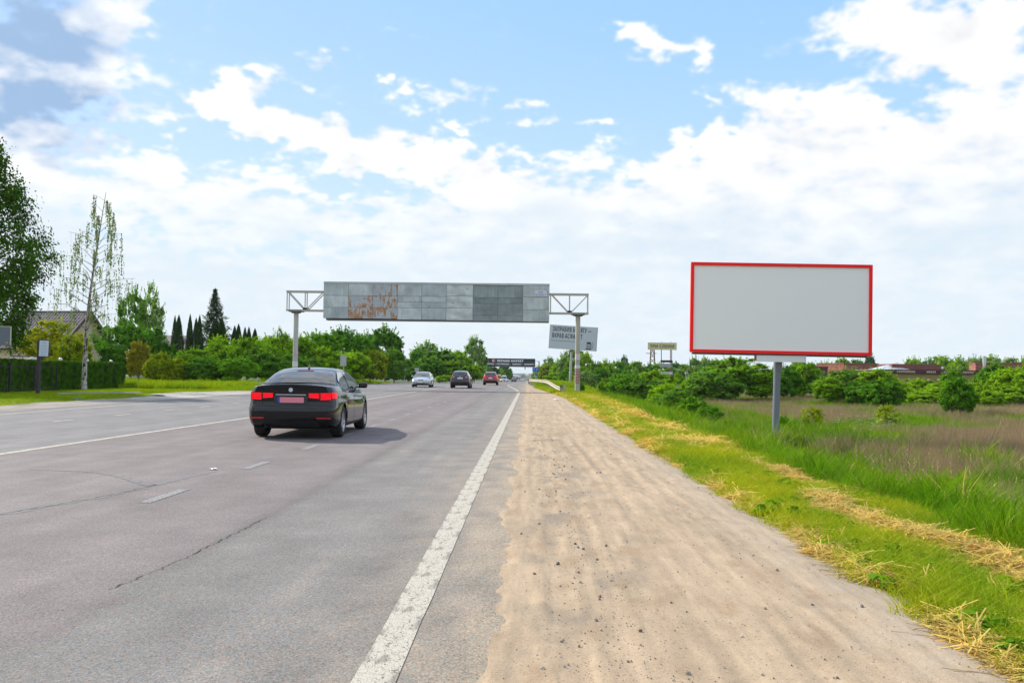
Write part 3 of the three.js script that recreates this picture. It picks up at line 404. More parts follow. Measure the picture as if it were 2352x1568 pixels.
/* clipped hedge behind the iron fence */
const hedgeA = V(-28.6, 0, -47), hedgeB = V(-29.3, 0, -64.5);
{
  const g = thing('hedge', 'long clipped dark green hedge behind the iron fence', 'hedge'), L = new Leaves(970), r = L.r, dir = hedgeB.clone().sub(hedgeA).setY(0), len = dir.length() + 4; dir.normalize(); const nrm = V(dir.z, 0, -dir.x), start = hedgeA.clone().addScaledVector(dir, -4);
  const put = (t, s, yy, n) => { const p = start.clone().addScaledVector(dir, t).addScaledVector(nrm, s); L.leaf(p.x, height(p.x, p.z) + yy, p.z, n.x + randn(r) * 0.45, n.y + randn(r) * 0.45, n.z + randn(r) * 0.45, 0.085 * (0.7 + 0.7 * r()), toneOf(r, 0.85 + 0.35 * N2(t * 1.3, yy * 2))); };
  const side = nrm.clone().multiplyScalar(nrm.x > 0 ? 1 : -1), s0 = nrm.x > 0 ? 1 : -1;
  for (let k = 0; k < 15000; k++) { const t = r() * len; put(t, s0 * (0.55 + 0.10 * N2(t * 1.1, 4) + randn(r) * 0.05), r() * 1.74, side); }
  for (let k = 0; k < 6500; k++) { const t = r() * len; put(t, (r() - 0.5) * 1.15, 1.70 + 0.10 * N2(t * 0.9, 9) + Math.abs(randn(r)) * 0.07, up_); }
  for (let k = 0; k < 1600; k++) put(len + randn(r) * 0.03, (r() - 0.5) * 1.15, r() * 1.74, dir);
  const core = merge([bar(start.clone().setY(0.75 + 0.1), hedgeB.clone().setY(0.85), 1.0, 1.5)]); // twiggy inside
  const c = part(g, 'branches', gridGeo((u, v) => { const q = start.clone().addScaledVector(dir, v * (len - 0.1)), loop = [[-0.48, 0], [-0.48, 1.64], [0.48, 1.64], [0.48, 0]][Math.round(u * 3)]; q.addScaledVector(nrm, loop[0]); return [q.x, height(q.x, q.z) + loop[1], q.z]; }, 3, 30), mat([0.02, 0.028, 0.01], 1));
  part(g, 'foliage', L.geo(), leafMat([0.070, 0.185, 0.006], 0.25));
}
/* ---------- grass ---------- */
function tuft(seed, n, h, spread, w, bend, seg = 2) { // blades 1 unit = metre
  const r = rng(seed), p = [], idx = [];
  for (let b = 0; b < n; b++) { const a = r() * 6.283, q = Math.sqrt(r()) * spread, x = Math.cos(a) * q, z = Math.sin(a) * q, hh = h * (0.55 + 0.6 * r()), la = r() * 6.283, ln = bend * hh * (0.3 + r()), fa = r() * 3.14, k = p.length / 3, ww = w * (0.7 + 0.6 * r()); for (let s = 0; s <= seg; s++) { const t = s / seg, o = ln * t * t, cx = x + Math.cos(la) * o, cz = z + Math.sin(la) * o, cy = hh * t * (1 - 0.25 * bend * t); if (s === seg) p.push(cx, cy, cz); else { const e = ww * (1 - 0.55 * t) / 2; p.push(cx - Math.cos(fa) * e, cy, cz - Math.sin(fa) * e, cx + Math.cos(fa) * e, cy, cz + Math.sin(fa) * e); } } for (let s = 0; s < seg; s++) { const o = k + s * 2; if (s === seg - 1) idx.push(o, o + 1, o + 2); else idx.push(o, o + 1, o + 3, o, o + 3, o + 2); } }
  const g = new THREE.BufferGeometry(); g.setAttribute('position', new THREE.Float32BufferAttribute(p, 3)); g.setIndex(idx); g.computeVertexNormals(); return g;
}
function seedTuft(seed, n, h, spread, w) { // stems with feathery heads
  const a = tuft(seed, n, h, spread, w, 0.35, 2), r = rng(seed + 1), L = new Leaves(seed + 2), pos = a.attributes.position; for (let k = 0; k < n; k++) { const i = k * 5 + 4, x = pos.getX(i), y = pos.getY(i), z = pos.getZ(i); for (let j = 0; j < 5; j++) L.leaf(x + randn(r) * 0.012, y - j * 0.028 * h, z + randn(r) * 0.012, randn(r), 0.2, randn(r), 0.010 * h + 0.006, [1, 1, 1], 3, 0.8); } const g2 = L.geo(); g2.deleteAttribute('color'); return mergeGeometries([a, g2]);
}
const bladeMat = phys([1, 1, 1], 0.9, 0, { transmission: 0.4, thickness: 0, specularIntensity: 0.1 });
const strawMat = phys([1, 1, 1], 0.75, 0, { transmission: 0.2, thickness: 0, specularIntensity: 0.15 });
const M4 = new THREE.Matrix4(), Q4 = new THREE.Quaternion(), E4 = new THREE.Euler();
function field(name, label, geo, m, list) { // list of [x, z, scale, color, tilt, y offset]
  const o = new THREE.InstancedMesh(geo, m, list.length), col = lin(1, 1, 1); o.name = numbered(name); o.userData = { kind: 'stuff', label };
  list.forEach(([x, z, s, c, tilt = 0.12, dy = -0.015], i) => { Q4.setFromEuler(E4.set((R() - 0.5) * tilt * 2, R() * 6.283, (R() - 0.5) * tilt * 2)); M4.compose(V(x, height(x, z) + dy, z), Q4, V(s, s * (0.8 + 0.4 * R()), s)); o.setMatrixAt(i, M4); o.setColorAt(i, col.setRGB(...c)); });
  o.castShadow = o.receiveShadow = true; scene.add(o); return o;
}
const inView = (x, d) => d > 2 && x < d * 0.62 + 2.5 && x > -d * 0.66 - 2.5;
const mixc = (a, b, t) => a.map((q, i) => lerp(q, b[i], clamp(t))), vary = (c, v = 0.25) => { const k = 1 - v + 2 * v * R(); return c.map((q, i) => q * k * (i === 0 ? 0.88 + 0.24 * R() : 1)); };
const cG = [0.17, 0.34, 0.005], cY = [0.40, 0.46, 0.006], cD = [0.09, 0.23, 0.006], cB = [0.42, 0.31, 0.17], cS = [0.76, 0.55, 0.13], cP = [0.30, 0.21, 0.145];
const windrow = (d) => 3.52 + 0.30 * N2(d * 0.12, 40) + 0.12 * N2(d * 0.5, 41);
const strawAt = (x, d) => { const w = windrow(d), a = 0.85 * Math.exp(-(((x - w) / 0.30) ** 2)) * sstep(-0.35, 0.25, N2(d * 0.25, 42) + 0.3 * N2(d * 1.1, 43)), b = 0.7 * Math.exp(-(((x - w - 0.55) / 0.3) ** 2)) * sstep(0, 0.4, N2(d * 0.21, 45)), c = (d < 9 ? 0.6 : 0.3) * Math.exp(-(((x - shoulderEdge(d) - 0.12 + 0.1 * N2(d, 3)) / 0.11) ** 2)) * sstep(-0.2, 0.3, N2(d * 0.4, 47) + (d < 8 ? 0.5 : 0)); return Math.max(a, b, c, x > shoulderEdge(d) + 0.1 && x < 4.4 ? 0.035 + 0.10 * sstep(0.05, 0.4, fbm(x * 1.1, d * 0.7, 3)) : 0); };
{
  const short = [], mid = [], far = [], straw = [], heap = [];
  const sow = (n, x0, x1, d0, d1, fn) => { for (let k = 0; k < n; k++) { const d = d0 + (d1 - d0) * R(), x = x0(d) + (x1(d) - x0(d)) * R(); if (inView(x, d)) fn(x, d); } };
  const e0 = (d) => shoulderEdge(d) - 0.02 - 0.14 * N2(d * 1.3, 21), e1 = (d) => bankTop(d) + 0.25;
  const green = (x, d) => { const s = strawAt(x, d); if (R() < s * 0.72) return null; const edge = sstep(0, 0.35, x - shoulderEdge(d) - 0.1 * N2(d * 2, 4)); if (R() > 0.25 + 0.75 * edge) return null; return vary(mixc(mixc(cG, cY, 0.55 + 0.9 * fbm(x * 0.7, d * 0.3, 3)), cS, 0.14 * R()), 0.25); };
  sow(21000, e0, e1, 2.5, 14, (x, d) => { const c = green(x, d); if (c) short.push([x, -d, 0.75 + 0.7 * R(), c]); });
  sow(15000, e0, e1, 14, 34, (x, d) => { const c = green(x, d); if (c) short.push([x, -d, 1.2 + 0.8 * R(), c]); });
  sow(9000, e0, () => 5.4, 34, 95, (x, d) => { const c = green(x, d); if (c) mid.push([x, -d, 0.7 + 0.5 * R(), c]); });
  // straw left after mowing
  sow(60000, (d) => shoulderEdge(d) - 0.25, () => 4.6, 2.5, 16, (x, d) => { if (R() < 0.8 * strawAt(x, d)) straw.push([x, -d, 0.6 + 0.5 * R(), vary(mixc(cS, [0.40, 0.27, 0.10], R() * 0.7), 0.2), 0.3, 0.01 + 0.13 * R() * strawAt(x, d) * Math.exp(-(((x - windrow(d)) / 0.3) ** 2))]); });
  sow(36000, (d) => shoulderEdge(d) - 0.1, () => 5.0, 16, 62, (x, d) => { if (R() < strawAt(x, d)) straw.push([x, -d, 1.1 + 0.7 * R(), vary(cS, 0.2), 0.3, 0.02 + 0.08 * R()]); });
  // tall green growth on the slope
  const slope = (x, d) => { const dryBit = R() < 0.025; return vary(dryBit ? mixc(cS, cB, 0.3 + 0.6 * R()) : mixc(mixc(cG, cY, 0.12 + 0.9 * fbm(x * 0.3, d * 0.2, 3)), cD, 0.25 + 0.6 * sstep(-0.1, 0.4, fbm(x * 0.5 + 9, d * 0.5, 3))), 0.32); }, tall = [], head = [], dry = [], dryFar = [];
  const hg = (x, d) => (0.62 + 0.45 * sstep(bankTop(d), bankTop(d) + 2.2, x)) * (0.8 + 0.9 * fbm(x * 0.4, d * 0.4, 3)) * (0.7 + 0.6 * R()) * (x > 6.3 && x < 9.6 && d > 22 && d < 31.5 ? 0.5 : 1);
  sow(19000, (d) => bankTop(d) - 0.05, (d) => 11, 4, 20, (x, d) => { tall.push([x, -d, hg(x, d), slope(x, d)]); });
  sow(14000, (d) => bankTop(d) - 0.1, (d) => 12, 20, 60, (x, d) => { tall.push([x, -d, hg(x, d) * 1.15, slope(x, d)]); });
  const dryness = (x, d) => sstep(-0.28, 0.30, fbm(x * 0.085 + 2, d * 0.07 + 5, 4) + 0.26 * sstep(8, 14, x) - 0.16) * sstep(13, 24, d + 0.5 * x) * sstep(6.5, 9, x);
  sow(60000, (d) => 7.2, (d) => d * 0.62 + 3, 7, 42, (x, d) => { const q = dryness(x, d); if (R() < q * 0.72 && !(x < 9.4 && d > 22 && d < 31.5)) dry.push([x, -d, 0.75 + 0.6 * R(), vary(mixc(cB, cP, R()), 0.25)]); else tall.push([x, -d, (0.55 + 0.5 * R()) * (x < 9.6 && d > 22 && d < 31.5 ? 0.45 : 1), vary(mixc(slope(x, d), cB, 0.3 * R() * q), 0.2)]); });
  sow(46000, (d) => 7.5, (d) => d * 0.62 + 3, 42, 112, (x, d) => { const q = dryness(x, d); if (R() < q * 0.75) dryFar.push([x, -d, 0.75 + 0.6 * R(), vary(mixc(cB, cP, R()), 0.25)]); else mid.push([x, -d, 1.2 + 0.8 * R(), slope(x, d)]); });
  sow(260, (d) => 5.4, (d) => 12, 5, 30, (x, d) => head.push([x, -d, 0.8 + 0.5 * R(), vary(mixc([0.30, 0.27, 0.10], cB, R()), 0.2)]));
  // lawn and rough grass on the other side
  const lawn = (x, d) => vary(mixc(cG, cY, 0.5 + 0.8 * fbm(x * 0.4, d * 0.4, 3)), 0.2);
  sow(26000, () => -34, () => -18.7, 30, 62, (x, d) => { if (x < -28 && d < 65) return; if (d > 44.5 && d < 54 && x > -20.2) return; mid.push([x, -d, 0.22 + 0.2 * R(), lawn(x, d)]); });
  sow(30000, (d) => -40, (d) => -19.2, 62, 130, (x, d) => { if (x < -28 && d < 65) return; if (d > 72 && d < 80.5 && x < -24) { if (d > 75.5) return; mid.push([x, -d, 0.25 + 0.2 * R(), lawn(x, d)]); return; } mid.push([x, -d, (x > -21.5 ? 0.5 : 1.4) + 0.6 * R(), lawn(x, d)]); });
  sow(9000, (d) => 1.2, (d) => 9, 90, 200, (x, d) => { if (x > shoulderEdge(d) + 0.5) mid.push([x, -d, 1.7 + 1.2 * R(), vary(mixc(cG, cY, 0.8 * R()), 0.2)]); });
  field('grass', 'short mown green grass on the bank beside the shoulder', tuft(1, 9, 0.15, 0.07, 0.007, 0.8), bladeMat, short);
  field('grass', 'rough green grass of the verges seen at some distance', tuft(2, 16, 0.30, 0.20, 0.018, 0.5), bladeMat, mid);
  field('tall_grass', 'tall fresh green grass on the slope below the bank', tuft(3, 12, 0.62, 0.14, 0.012, 0.6, 3), bladeMat, tall);
  field('dry_grass', 'brown dry grass of last year in the field', tuft(4, 16, 0.62, 0.17, 0.007, 0.35, 2), strawMat, dry);
  field('dry_grass', 'brown dry grass at the far side of the field', tuft(5, 22, 0.55, 0.34, 0.012, 0.35, 2), strawMat, dryFar);
  field('seeding_grass', 'grass stems with pale seed heads on the slope', seedTuft(6, 6, 0.8, 0.1, 0.005), strawMat, head);
  const st = (() => { const r = rng(77), p = [], idx = []; for (let k = 0; k < 10; k++) { const a = r() * 6.283, l = 0.10 + 0.16 * r(), x = randn(r) * 0.06, z = randn(r) * 0.06, y = 0.01 + 0.05 * r(), dy = (r() - 0.5) * 0.08, w = 0.0035, cx = Math.cos(a), cz = Math.sin(a), o = p.length / 3, bow = 0.03 * r(); p.push(x - cx * l - cz * w, y, z - cz * l + cx * w, x - cx * l + cz * w, y, z - cz * l - cx * w, x - cz * (w + bow), y + dy * 0.5 + 0.02, z + cx * (w + bow), x + cz * (w - bow), y + dy * 0.5 + 0.02, z - cx * (w - bow), x + cx * l, Math.max(0.004, y + dy), z + cz * l); idx.push(o, o + 1, o + 3, o, o + 3, o + 2, o + 2, o + 3, o + 4); } const g = new THREE.BufferGeometry(); g.setAttribute('position', new THREE.Float32BufferAttribute(p, 3)); g.setIndex(idx); g.computeVertexNormals(); return g; })();
  field('straw', 'yellow straw left lying in rows after mowing', st, strawMat, straw);
  // broad-leaved weeds among the mown grass
  const wl = new Leaves(88); for (let k = 0; k < 9; k++) { const a = k * 2.4, q = 0.02 + 0.05 * wl.r(); wl.leaf(Math.cos(a) * q, 0.03 + 0.05 * wl.r(), Math.sin(a) * q, Math.cos(a) * 0.6, 1, Math.sin(a) * 0.6, 0.045, [1, 1, 1], 1.8); } const wg2 = wl.geo(); wg2.deleteAttribute('color');
  const weeds = []; sow(5200, (d) => shoulderEdge(d) + 0.05, () => 5.6, 2.5, 26, (x, d) => { if (fbm(x * 0.9 + 5, d * 0.6, 3) > 0.02) weeds.push([x, -d, 0.7 + 0.9 * R(), vary(mixc(cD, cG, R()), 0.3), 0.3]); });
  field('weeds', 'broad-leaved green weeds scattered in the mown verge', wg2, bladeMat, weeds);
  // white umbels in the field
  const um = []; for (let k = 0; k < 60; k++) { const p = at(1990 + 140 * (R() - 0.5), 858, 34 + 5 * R()); um.push([p.x, p.z, 0.9 + 0.4 * R(), vary([0.55, 0.58, 0.4], 0.1)]); }
  const uL = new Leaves(71); for (let k = 0; k < 10; k++) uL.leaf(randn(uL.r) * 0.05, 0.72 + randn(uL.r) * 0.01, randn(uL.r) * 0.05, 0, 1, 0, 0.035, [1, 1, 1], 1); const ug = uL.geo(); ug.deleteAttribute('color');
  field('wildflowers', 'creamy white wildflower heads in the dry field', ug, bladeMat, um);
}
/* pebbles and clods on the shoulder */
{
  const g = new THREE.IcosahedronGeometry(1, 1), p = g.attributes.position; for (let i = 0; i < p.count; i++) { const v = V(p.getX(i), p.getY(i), p.getZ(i)), k = 0.75 + 0.35 * N3(v.x * 1.3, v.y * 1.3, v.z * 1.3 + 4); p.setXYZ(i, v.x * k, v.y * k * 0.65, v.z * k); } g.computeVertexNormals();
  const n = 5200, o = new THREE.InstancedMesh(g, mat([1, 1, 1], 0.95), n), col = lin(1, 1, 1); o.name = 'pebbles'; o.userData = { kind: 'stuff', label: 'small pebbles and earth clods strewn over the sandy shoulder' };
  for (let i = 0; i < n; i++) { const d = 3 + 20 * Math.pow(R(), 1.7), band = R() < 0.55, x = band ? 0.45 + randn(R) * 0.35 : -0.1 + 2.4 * R(), big = R() < 0.025, s = (big ? 0.007 + 0.010 * R() : 0.0018 + 0.005 * R() * R()) * (d > 10 ? 1.2 : 1); Q4.setFromEuler(E4.set(R() * 0.6, R() * 6.28, R() * 0.6)); M4.compose(V(x, -0.002 + 0.008 * fbm(x * 1.1, d * 0.35, 3) + 1.25 * rutZ(x, d) + s * 0.25, -d), Q4, V(s * (0.8 + 0.6 * R()), s, s)); o.setMatrixAt(i, M4); const c = [[0.30, 0.25, 0.20], [0.16, 0.14, 0.13], [0.22, 0.13, 0.10], [0.42, 0.38, 0.33]][Math.floor(R() * 4)]; o.setColorAt(i, col.setRGB(...vary(c, 0.2))); }
  o.castShadow = o.receiveShadow = true; scene.add(o);
  const st = [[2088, 1490, 0.045, 'flat grey-brown stone lying on the sandy shoulder'], [1655, 1414, 0.028, 'small dark clod on the shoulder among pebbles'], [1345, 1500, 0.035, 'dark broken asphalt lump by the crumbling road edge']];
  for (const [px, py, s, label] of st) { const v = dirOf(px, py), t = (-0.03 - EYE) / v.y, q = v.multiplyScalar(t).add(camera.position), m = new THREE.Mesh(g, mat([0.22, 0.17, 0.15], 0.9)); m.name = numbered('stone'); m.position.set(q.x, q.y + s * 0.2, q.z); m.scale.set(s * 1.3, s * 0.6, s); m.rotation.y = px; m.castShadow = m.receiveShadow = true; scene.add(tag(m, label, 'stone')); }
}

/* ---------- vehicles ---------- */
const glassDark = phys([0.02, 0.024, 0.028], 0.06, 0, { specularIntensity: 1, clearcoat: 1, clearcoatRoughness: 0.03 });
const rubber = mat([0.018, 0.018, 0.018], 0.85), alloy = mat([0.55, 0.56, 0.58], 0.3, 0.9), darkTrim = mat([0.02, 0.02, 0.022], 0.5), chrome = mat([0.7, 0.71, 0.72], 0.15, 1), under = mat([0.012, 0.012, 0.012], 0.95);
const redGlass = phys([0.50, 0.012, 0.015], 0.12, 0, { clearcoat: 1 }), redLit = phys([0.5, 0.004, 0.008], 0.25, 0, { emissive: lin(0.85, 0.0, 0.012), specularIntensity: 0.4 });
const clearLamp = phys([0.62, 0.64, 0.66], 0.1, 0.3, { clearcoat: 1 }), lampOn = mat([0.9, 0.9, 0.8], 0.3, 0, { emissive: lin(2.2, 1.7, 0.8) }), whiteGlass = phys([0.75, 0.76, 0.78], 0.15, 0, { clearcoat: 1 });
const paintOf = (c, metal = 0.35, rough = 0.32) => phys(c, rough, metal, { clearcoat: 1, clearcoatRoughness: 0.04 });
const plateMat = (bg, text) => mat([0.9, 0.9, 0.9], 0.5, 0, { map: canvasTex(256, 56, (c, w, h) => { c.fillStyle = bg; c.fillRect(0, 0, w, h); c.fillStyle = '#2246a8'; c.fillRect(0, 0, 22, h); if (text) { c.fillStyle = '#222'; c.font = 'bold 44px sans-serif'; c.textAlign = 'center'; c.textBaseline = 'middle'; c.fillText(text, w / 2 + 8, h / 2 + 2); } }) });
const smooth = (pts) => (x) => { if (x <= pts[0][0]) return pts[0][1]; const n = pts.length - 1; if (x >= pts[n][0]) return pts[n][1]; let i = 1; while (x > pts[i][0]) i++; const [a, u] = pts[i - 1], [b, v] = pts[i], t = (x - a) / (b - a), m = (k) => { if (k <= 0 || k >= n) return 0; const s0 = (pts[k][1] - pts[k - 1][1]) / (pts[k][0] - pts[k - 1][0]), s1 = (pts[k + 1][1] - pts[k][1]) / (pts[k + 1][0] - pts[k][0]); return s0 * s1 <= 0 ? 0 : 2 * s0 * s1 / (s0 + s1); }, m0 = i - 1 === 0 ? (v - u) / (b - a) : m(i - 1), m1 = i === n ? (v - u) / (b - a) : m(i); const h = b - a, t2 = t * t, t3 = t2 * t; return (2 * t3 - 3 * t2 + 1) * u + (t3 - 2 * t2 + t) * h * m0 + (-2 * t3 + 3 * t2) * v + (t3 - t2) * h * m1; };
const SIDE = smooth([[0, 0.93], [0.12, 0.98], [0.35, 1], [0.62, 0.995], [0.68, 0.985], [0.86, 0.965], [1, 0.895]]);
const tyreCache = {};
function wheelGeos(r, w) {
  const k = r + '_' + w; if (tyreCache[k]) return tyreCache[k];
  const prof = [[r * 0.66, -w / 2], [r * 0.9, -w / 2], [r * 0.985, -w * 0.40], [r, -w * 0.22], [r, w * 0.22], [r * 0.985, w * 0.40], [r * 0.9, w / 2], [r * 0.66, w / 2]].map(([a, b]) => new THREE.Vector2(a, b));
  const tyre = new THREE.LatheGeometry(prof, 28).rotateZ(Math.PI / 2);
  const rim = [new THREE.LatheGeometry([[0.001, w * 0.30], [r * 0.16, w * 0.32], [r * 0.18, w * 0.2]].map(([a, b]) => new THREE.Vector2(a, b)), 16).rotateZ(-Math.PI / 2), new THREE.LatheGeometry([[r * 0.60, w * 0.1], [r * 0.66, w * 0.44], [r * 0.71, w * 0.47]].map(([a, b]) => new THREE.Vector2(a, b)), 28).rotateZ(-Math.PI / 2)];
  for (let s = 0; s < 7; s++) { const a = s / 7 * 6.2832; rim.push(bar(V(w * 0.30, Math.cos(a) * r * 0.1, Math.sin(a) * r * 0.1), V(w * 0.36, Math.cos(a) * r * 0.64, Math.sin(a) * r * 0.64), 0.03, r * 0.13)); }
  const disc = new THREE.CylinderGeometry(r * 0.62, r * 0.62, 0.02, 24).rotateZ(Math.PI / 2).translate(w * 0.05, 0, 0);
  return tyreCache[k] = { tyre, rim: merge(rim), disc };
}
/* a car: length axis l from tail (0) to nose (L); the nose points to -z */
function car(name, label, group, pos, turn, S) {
  const g = thing(name, label, S.category ?? 'car', pos, turn, group), { L, W } = S, hw0 = W / 2, hw = smooth(S.plan), zr = smooth(S.rear), zf = smooth(S.front), belt = smooth(S.belt), top = smooth(S.top), r = S.wheelR ?? 0.325, RA = r + 0.05, sill = S.sill ?? 0.22;
  const arch = (l) => { let y = sill; for (const a of S.axles) { const q = RA * RA - (l - a) * (l - a); if (q > 0) y = Math.max(y, r + Math.sqrt(q)); } const e = Math.min(l, L - l); return Math.max(y, sill + 0.06 * sstep(0.5, 0, e)); };
  const Z = (l) => L / 2 - l;
  const low = (t, v) => { const l0 = t * L, yb = arch(l0), bt = belt(l0), h = hw(t) * hw0; let x, y; if (v <= 0.74) { const q = v / 0.74; y = lerp(yb, bt, q); x = h * SIDE(clamp((y - sill) / (bt - sill))); } else { const a = (v - 0.74) / 0.26 * Math.PI / 2; x = h * 0.895 * Math.cos(a); y = bt + (top(l0) - bt) * Math.sin(a); } const l = lerp(zr(y), zf(y), t); return [x, y, l]; };
  const ts = []; for (let i = 0; i <= 150; i++) { const u = i / 150; ts.push(u < 0.06 ? u * u / 0.06 * 0.6 + u * 0.4 : u > 0.94 ? 1 - ((1 - u) * (1 - u) / 0.06 * 0.6 + (1 - u) * 0.4) : u); }
  const half = (sx) => gridGeo((u, v, i, j) => { const [x, y, l] = low(ts[i], v); return [sx * x, y, Z(l)]; }, 150, 30);
  const cap = (end) => gridGeo((u, v) => { const [x, y, l] = low(end, v), k = u * 2 - 1, b = (end ? 0.05 : 0.045) * (1 - k * k) * (end ? 1 : -1); return [x * k, y, Z(l + b)]; }, 14, 30);
  part(g, 'body', merge([half(1), half(-1), cap(0), cap(1)]), S.paint);
  part(g, 'underbody', merge([box(W - 0.5, 0.32, L - 0.7, 0, sill + 0.14, 0), box(W - 0.24, 0.10, L - 1.0, 0, sill + 0.02, 0)]), under);
  if (S.cladding) { const strip = (sx) => gridGeo((u, v, i, j) => { const t = lerp(0.004, 0.996, u), [x, y, l] = low(t, v * 0.16); return [sx * (x + 0.012), y - 0.02, Z(l)]; }, 120, 5); part(g, 'sill_cladding', merge([strip(1), strip(-1)]), darkTrim); }
  /* cabin */
  const G = S.cabin, gy = smooth(G.roof), l0 = G.roof[0][0], l1 = G.roof[G.roof.length - 1][0], tum = G.tumble ?? 0.42;
  const base = (l) => belt(l) - 0.03, hb = (l) => hw(clamp(l / L)) * hw0 * 0.885;
  const cabin = (l, v) => { const yb = base(l), yt = Math.max(yb + 0.005, gy(l)), hgt = yt - yb, y1 = yt - Math.min(0.075, hgt * 0.5), x1 = hb(l) - tum * (y1 - yb); if (v <= 0.6) { const y = lerp(yb, y1, v / 0.6); return [hb(l) - tum * (y - yb) + 0.02 * Math.sin(v / 0.6 * Math.PI), y, l]; } const a = (v - 0.6) / 0.4 * Math.PI / 2; return [x1 * Math.cos(a) ** 0.8, y1 + (yt - y1) * Math.sin(a) ** 0.75, l]; };
  const chalf = (sx) => gridGeo((u, v) => { const [x, y, l] = cabin(lerp(l0, l1, u), v); return [sx * x, y, Z(l)]; }, 60, 22);
  const ends = G.closedRear ? [gridGeo((u, v) => { const [x, y] = cabin(l0, v); return [x * (u * 2 - 1), y, Z(l0)]; }, 6, 22)] : [];
  part(g, 'roof', merge([chalf(1), chalf(-1), ...ends]), S.roofPaint ?? S.paint);
  const screen = (name, la, lb, va = 0.63) => { const f = (sx) => gridGeo((u, v) => { const l = lerp(la, lb, u), q = lerp(va + (1 - Math.abs(2 * u - 1)) * 0, 1, v), [x, y] = cabin(l, q), e = 0.006, sl = (gy(l + 0.02) - gy(l - 0.02)) / 0.04, n = Math.hypot(sl, 1); return [sx * x * 0.985, y + e / n, Z(l - e * sl / n)]; }, 14, 8); part(g, name, merge([f(1), f(-1)]), glassDark); };
  if (G.rearGlass) screen('rear_window', ...G.rearGlass); screen('windscreen', ...G.screen);
  if (G.flatRear) { const [y0, y1, k] = G.flatRear; part(g, 'rear_window', gridGeo((u, v) => { const y = lerp(y0, y1, v), w = (hb(l0) - tum * (y - base(l0))) * k; return [w * (2 * u - 1), y, Z(l0 - 0.012)]; }, 6, 4), glassDark); }
  const invY = (y, front) => { let a, b; const pk = G.peak; if (front) { a = pk; b = l1; for (let i = 0; i < 24; i++) { const m = (a + b) / 2; gy(m) > y ? a = m : b = m; } } else { a = l0; b = pk; for (let i = 0; i < 24; i++) { const m = (a + b) / 2; gy(m) > y ? b = m : a = m; } } return (a + b) / 2; };
  const sideGlass = (lo, hi, sx) => gridGeo((u, v) => { const yb = base(G.peak) + 0.055, yt = gy(G.peak) - 0.10, y = lerp(yb, yt, v), la = Math.max(lo, invY(y, false) + (G.cPillar ?? 0.16)), lb = Math.min(hi, invY(y, true) - 0.10), l = lerp(la, Math.max(la + 0.01, lb), u); return [sx * (hb(l) - tum * (y - base(l)) + 0.02 * Math.sin(clamp((y - base(l)) / (gy(l) - base(l))) * Math.PI) + 0.008), y, Z(l)]; }, 10, 6);
  for (const [a, b] of G.side) for (const sx of [1, -1]) part(g, 'side_window', sideGlass(a, b, sx), glassDark);
  /* wheels */
  const wg = wheelGeos(r, S.tyreW ?? 0.215);
  for (const a of S.axles) for (const sx of [1, -1]) { const w = new THREE.Group(); w.name = 'wheel'; w.position.set(sx * (hw0 - (S.tyreW ?? 0.215) / 2 - 0.012), r, Z(a)); if (sx < 0) w.rotation.y = Math.PI; g.add(w); part(w, 'tyre', wg.tyre, rubber); part(w, 'rim', wg.rim, S.rim ?? alloy); part(w, 'brake_disc', wg.disc, under); }
  /* patches that follow the tail, the nose or the flanks */
  const tailAt = (x, y, front) => { const t = front ? 1 : 0, yb = belt(t * L), q = clamp((y - sill) / (yb - sill)), w = hw(t) * hw0 * (y > yb ? 0.895 : SIDE(q)), k = clamp(x / w, -1, 1); return (front ? zf(y) : zr(y)) + (front ? 0.05 : -0.045) * (1 - k * k); };
  const onEnd = (pname, m, front, x0, x1, y0, y1, o = 0.008, skew = 0, lab) => { const out = []; for (const sx of x0 < 0 ? [1] : [1, -1]) out.push(part(g, pname, gridGeo((u, v) => { const x = lerp(x0, x1, u), y = lerp(y0, y1, v) + skew * u, l = tailAt(x, y, front) + (front ? o : -o); return [sx * x, y, Z(l)]; }, 8, 4), m, lab)); return out; };
  const onSide = (pname, m, la, lb, y0, y1, o = 0.006, skew = 0) => { for (const sx of [1, -1]) part(g, pname, gridGeo((u, v) => { const l = lerp(la, lb, u), ls = clamp(l / L), yb = arch(l), y = Math.max(lerp(y0, y1, v) + skew * (u - 0.5), yb + 0.01), bt = belt(l); const x = hw(ls) * hw0 * SIDE(clamp((y - sill) / (bt - sill))) + o; return [sx * x, y, Z(l)]; }, 16, 6), m); };
  const mirror = (l, y, c) => { for (const sx of [1, -1]) part(g, 'wing_mirror', merge([rbox(0.20, 0.13, 0.10, 0.04, sx * (hb(l) + 0.13), y + 0.07, Z(l)), box(0.10, 0.03, 0.06, sx * (hb(l) + 0.02), y + 0.02, Z(l))]), c); };
  return { g, onEnd, onSide, mirror, Z, hb, low, cabin, belt, zr, zf };
}
const yR = (d) => grade(d) + 0.004;
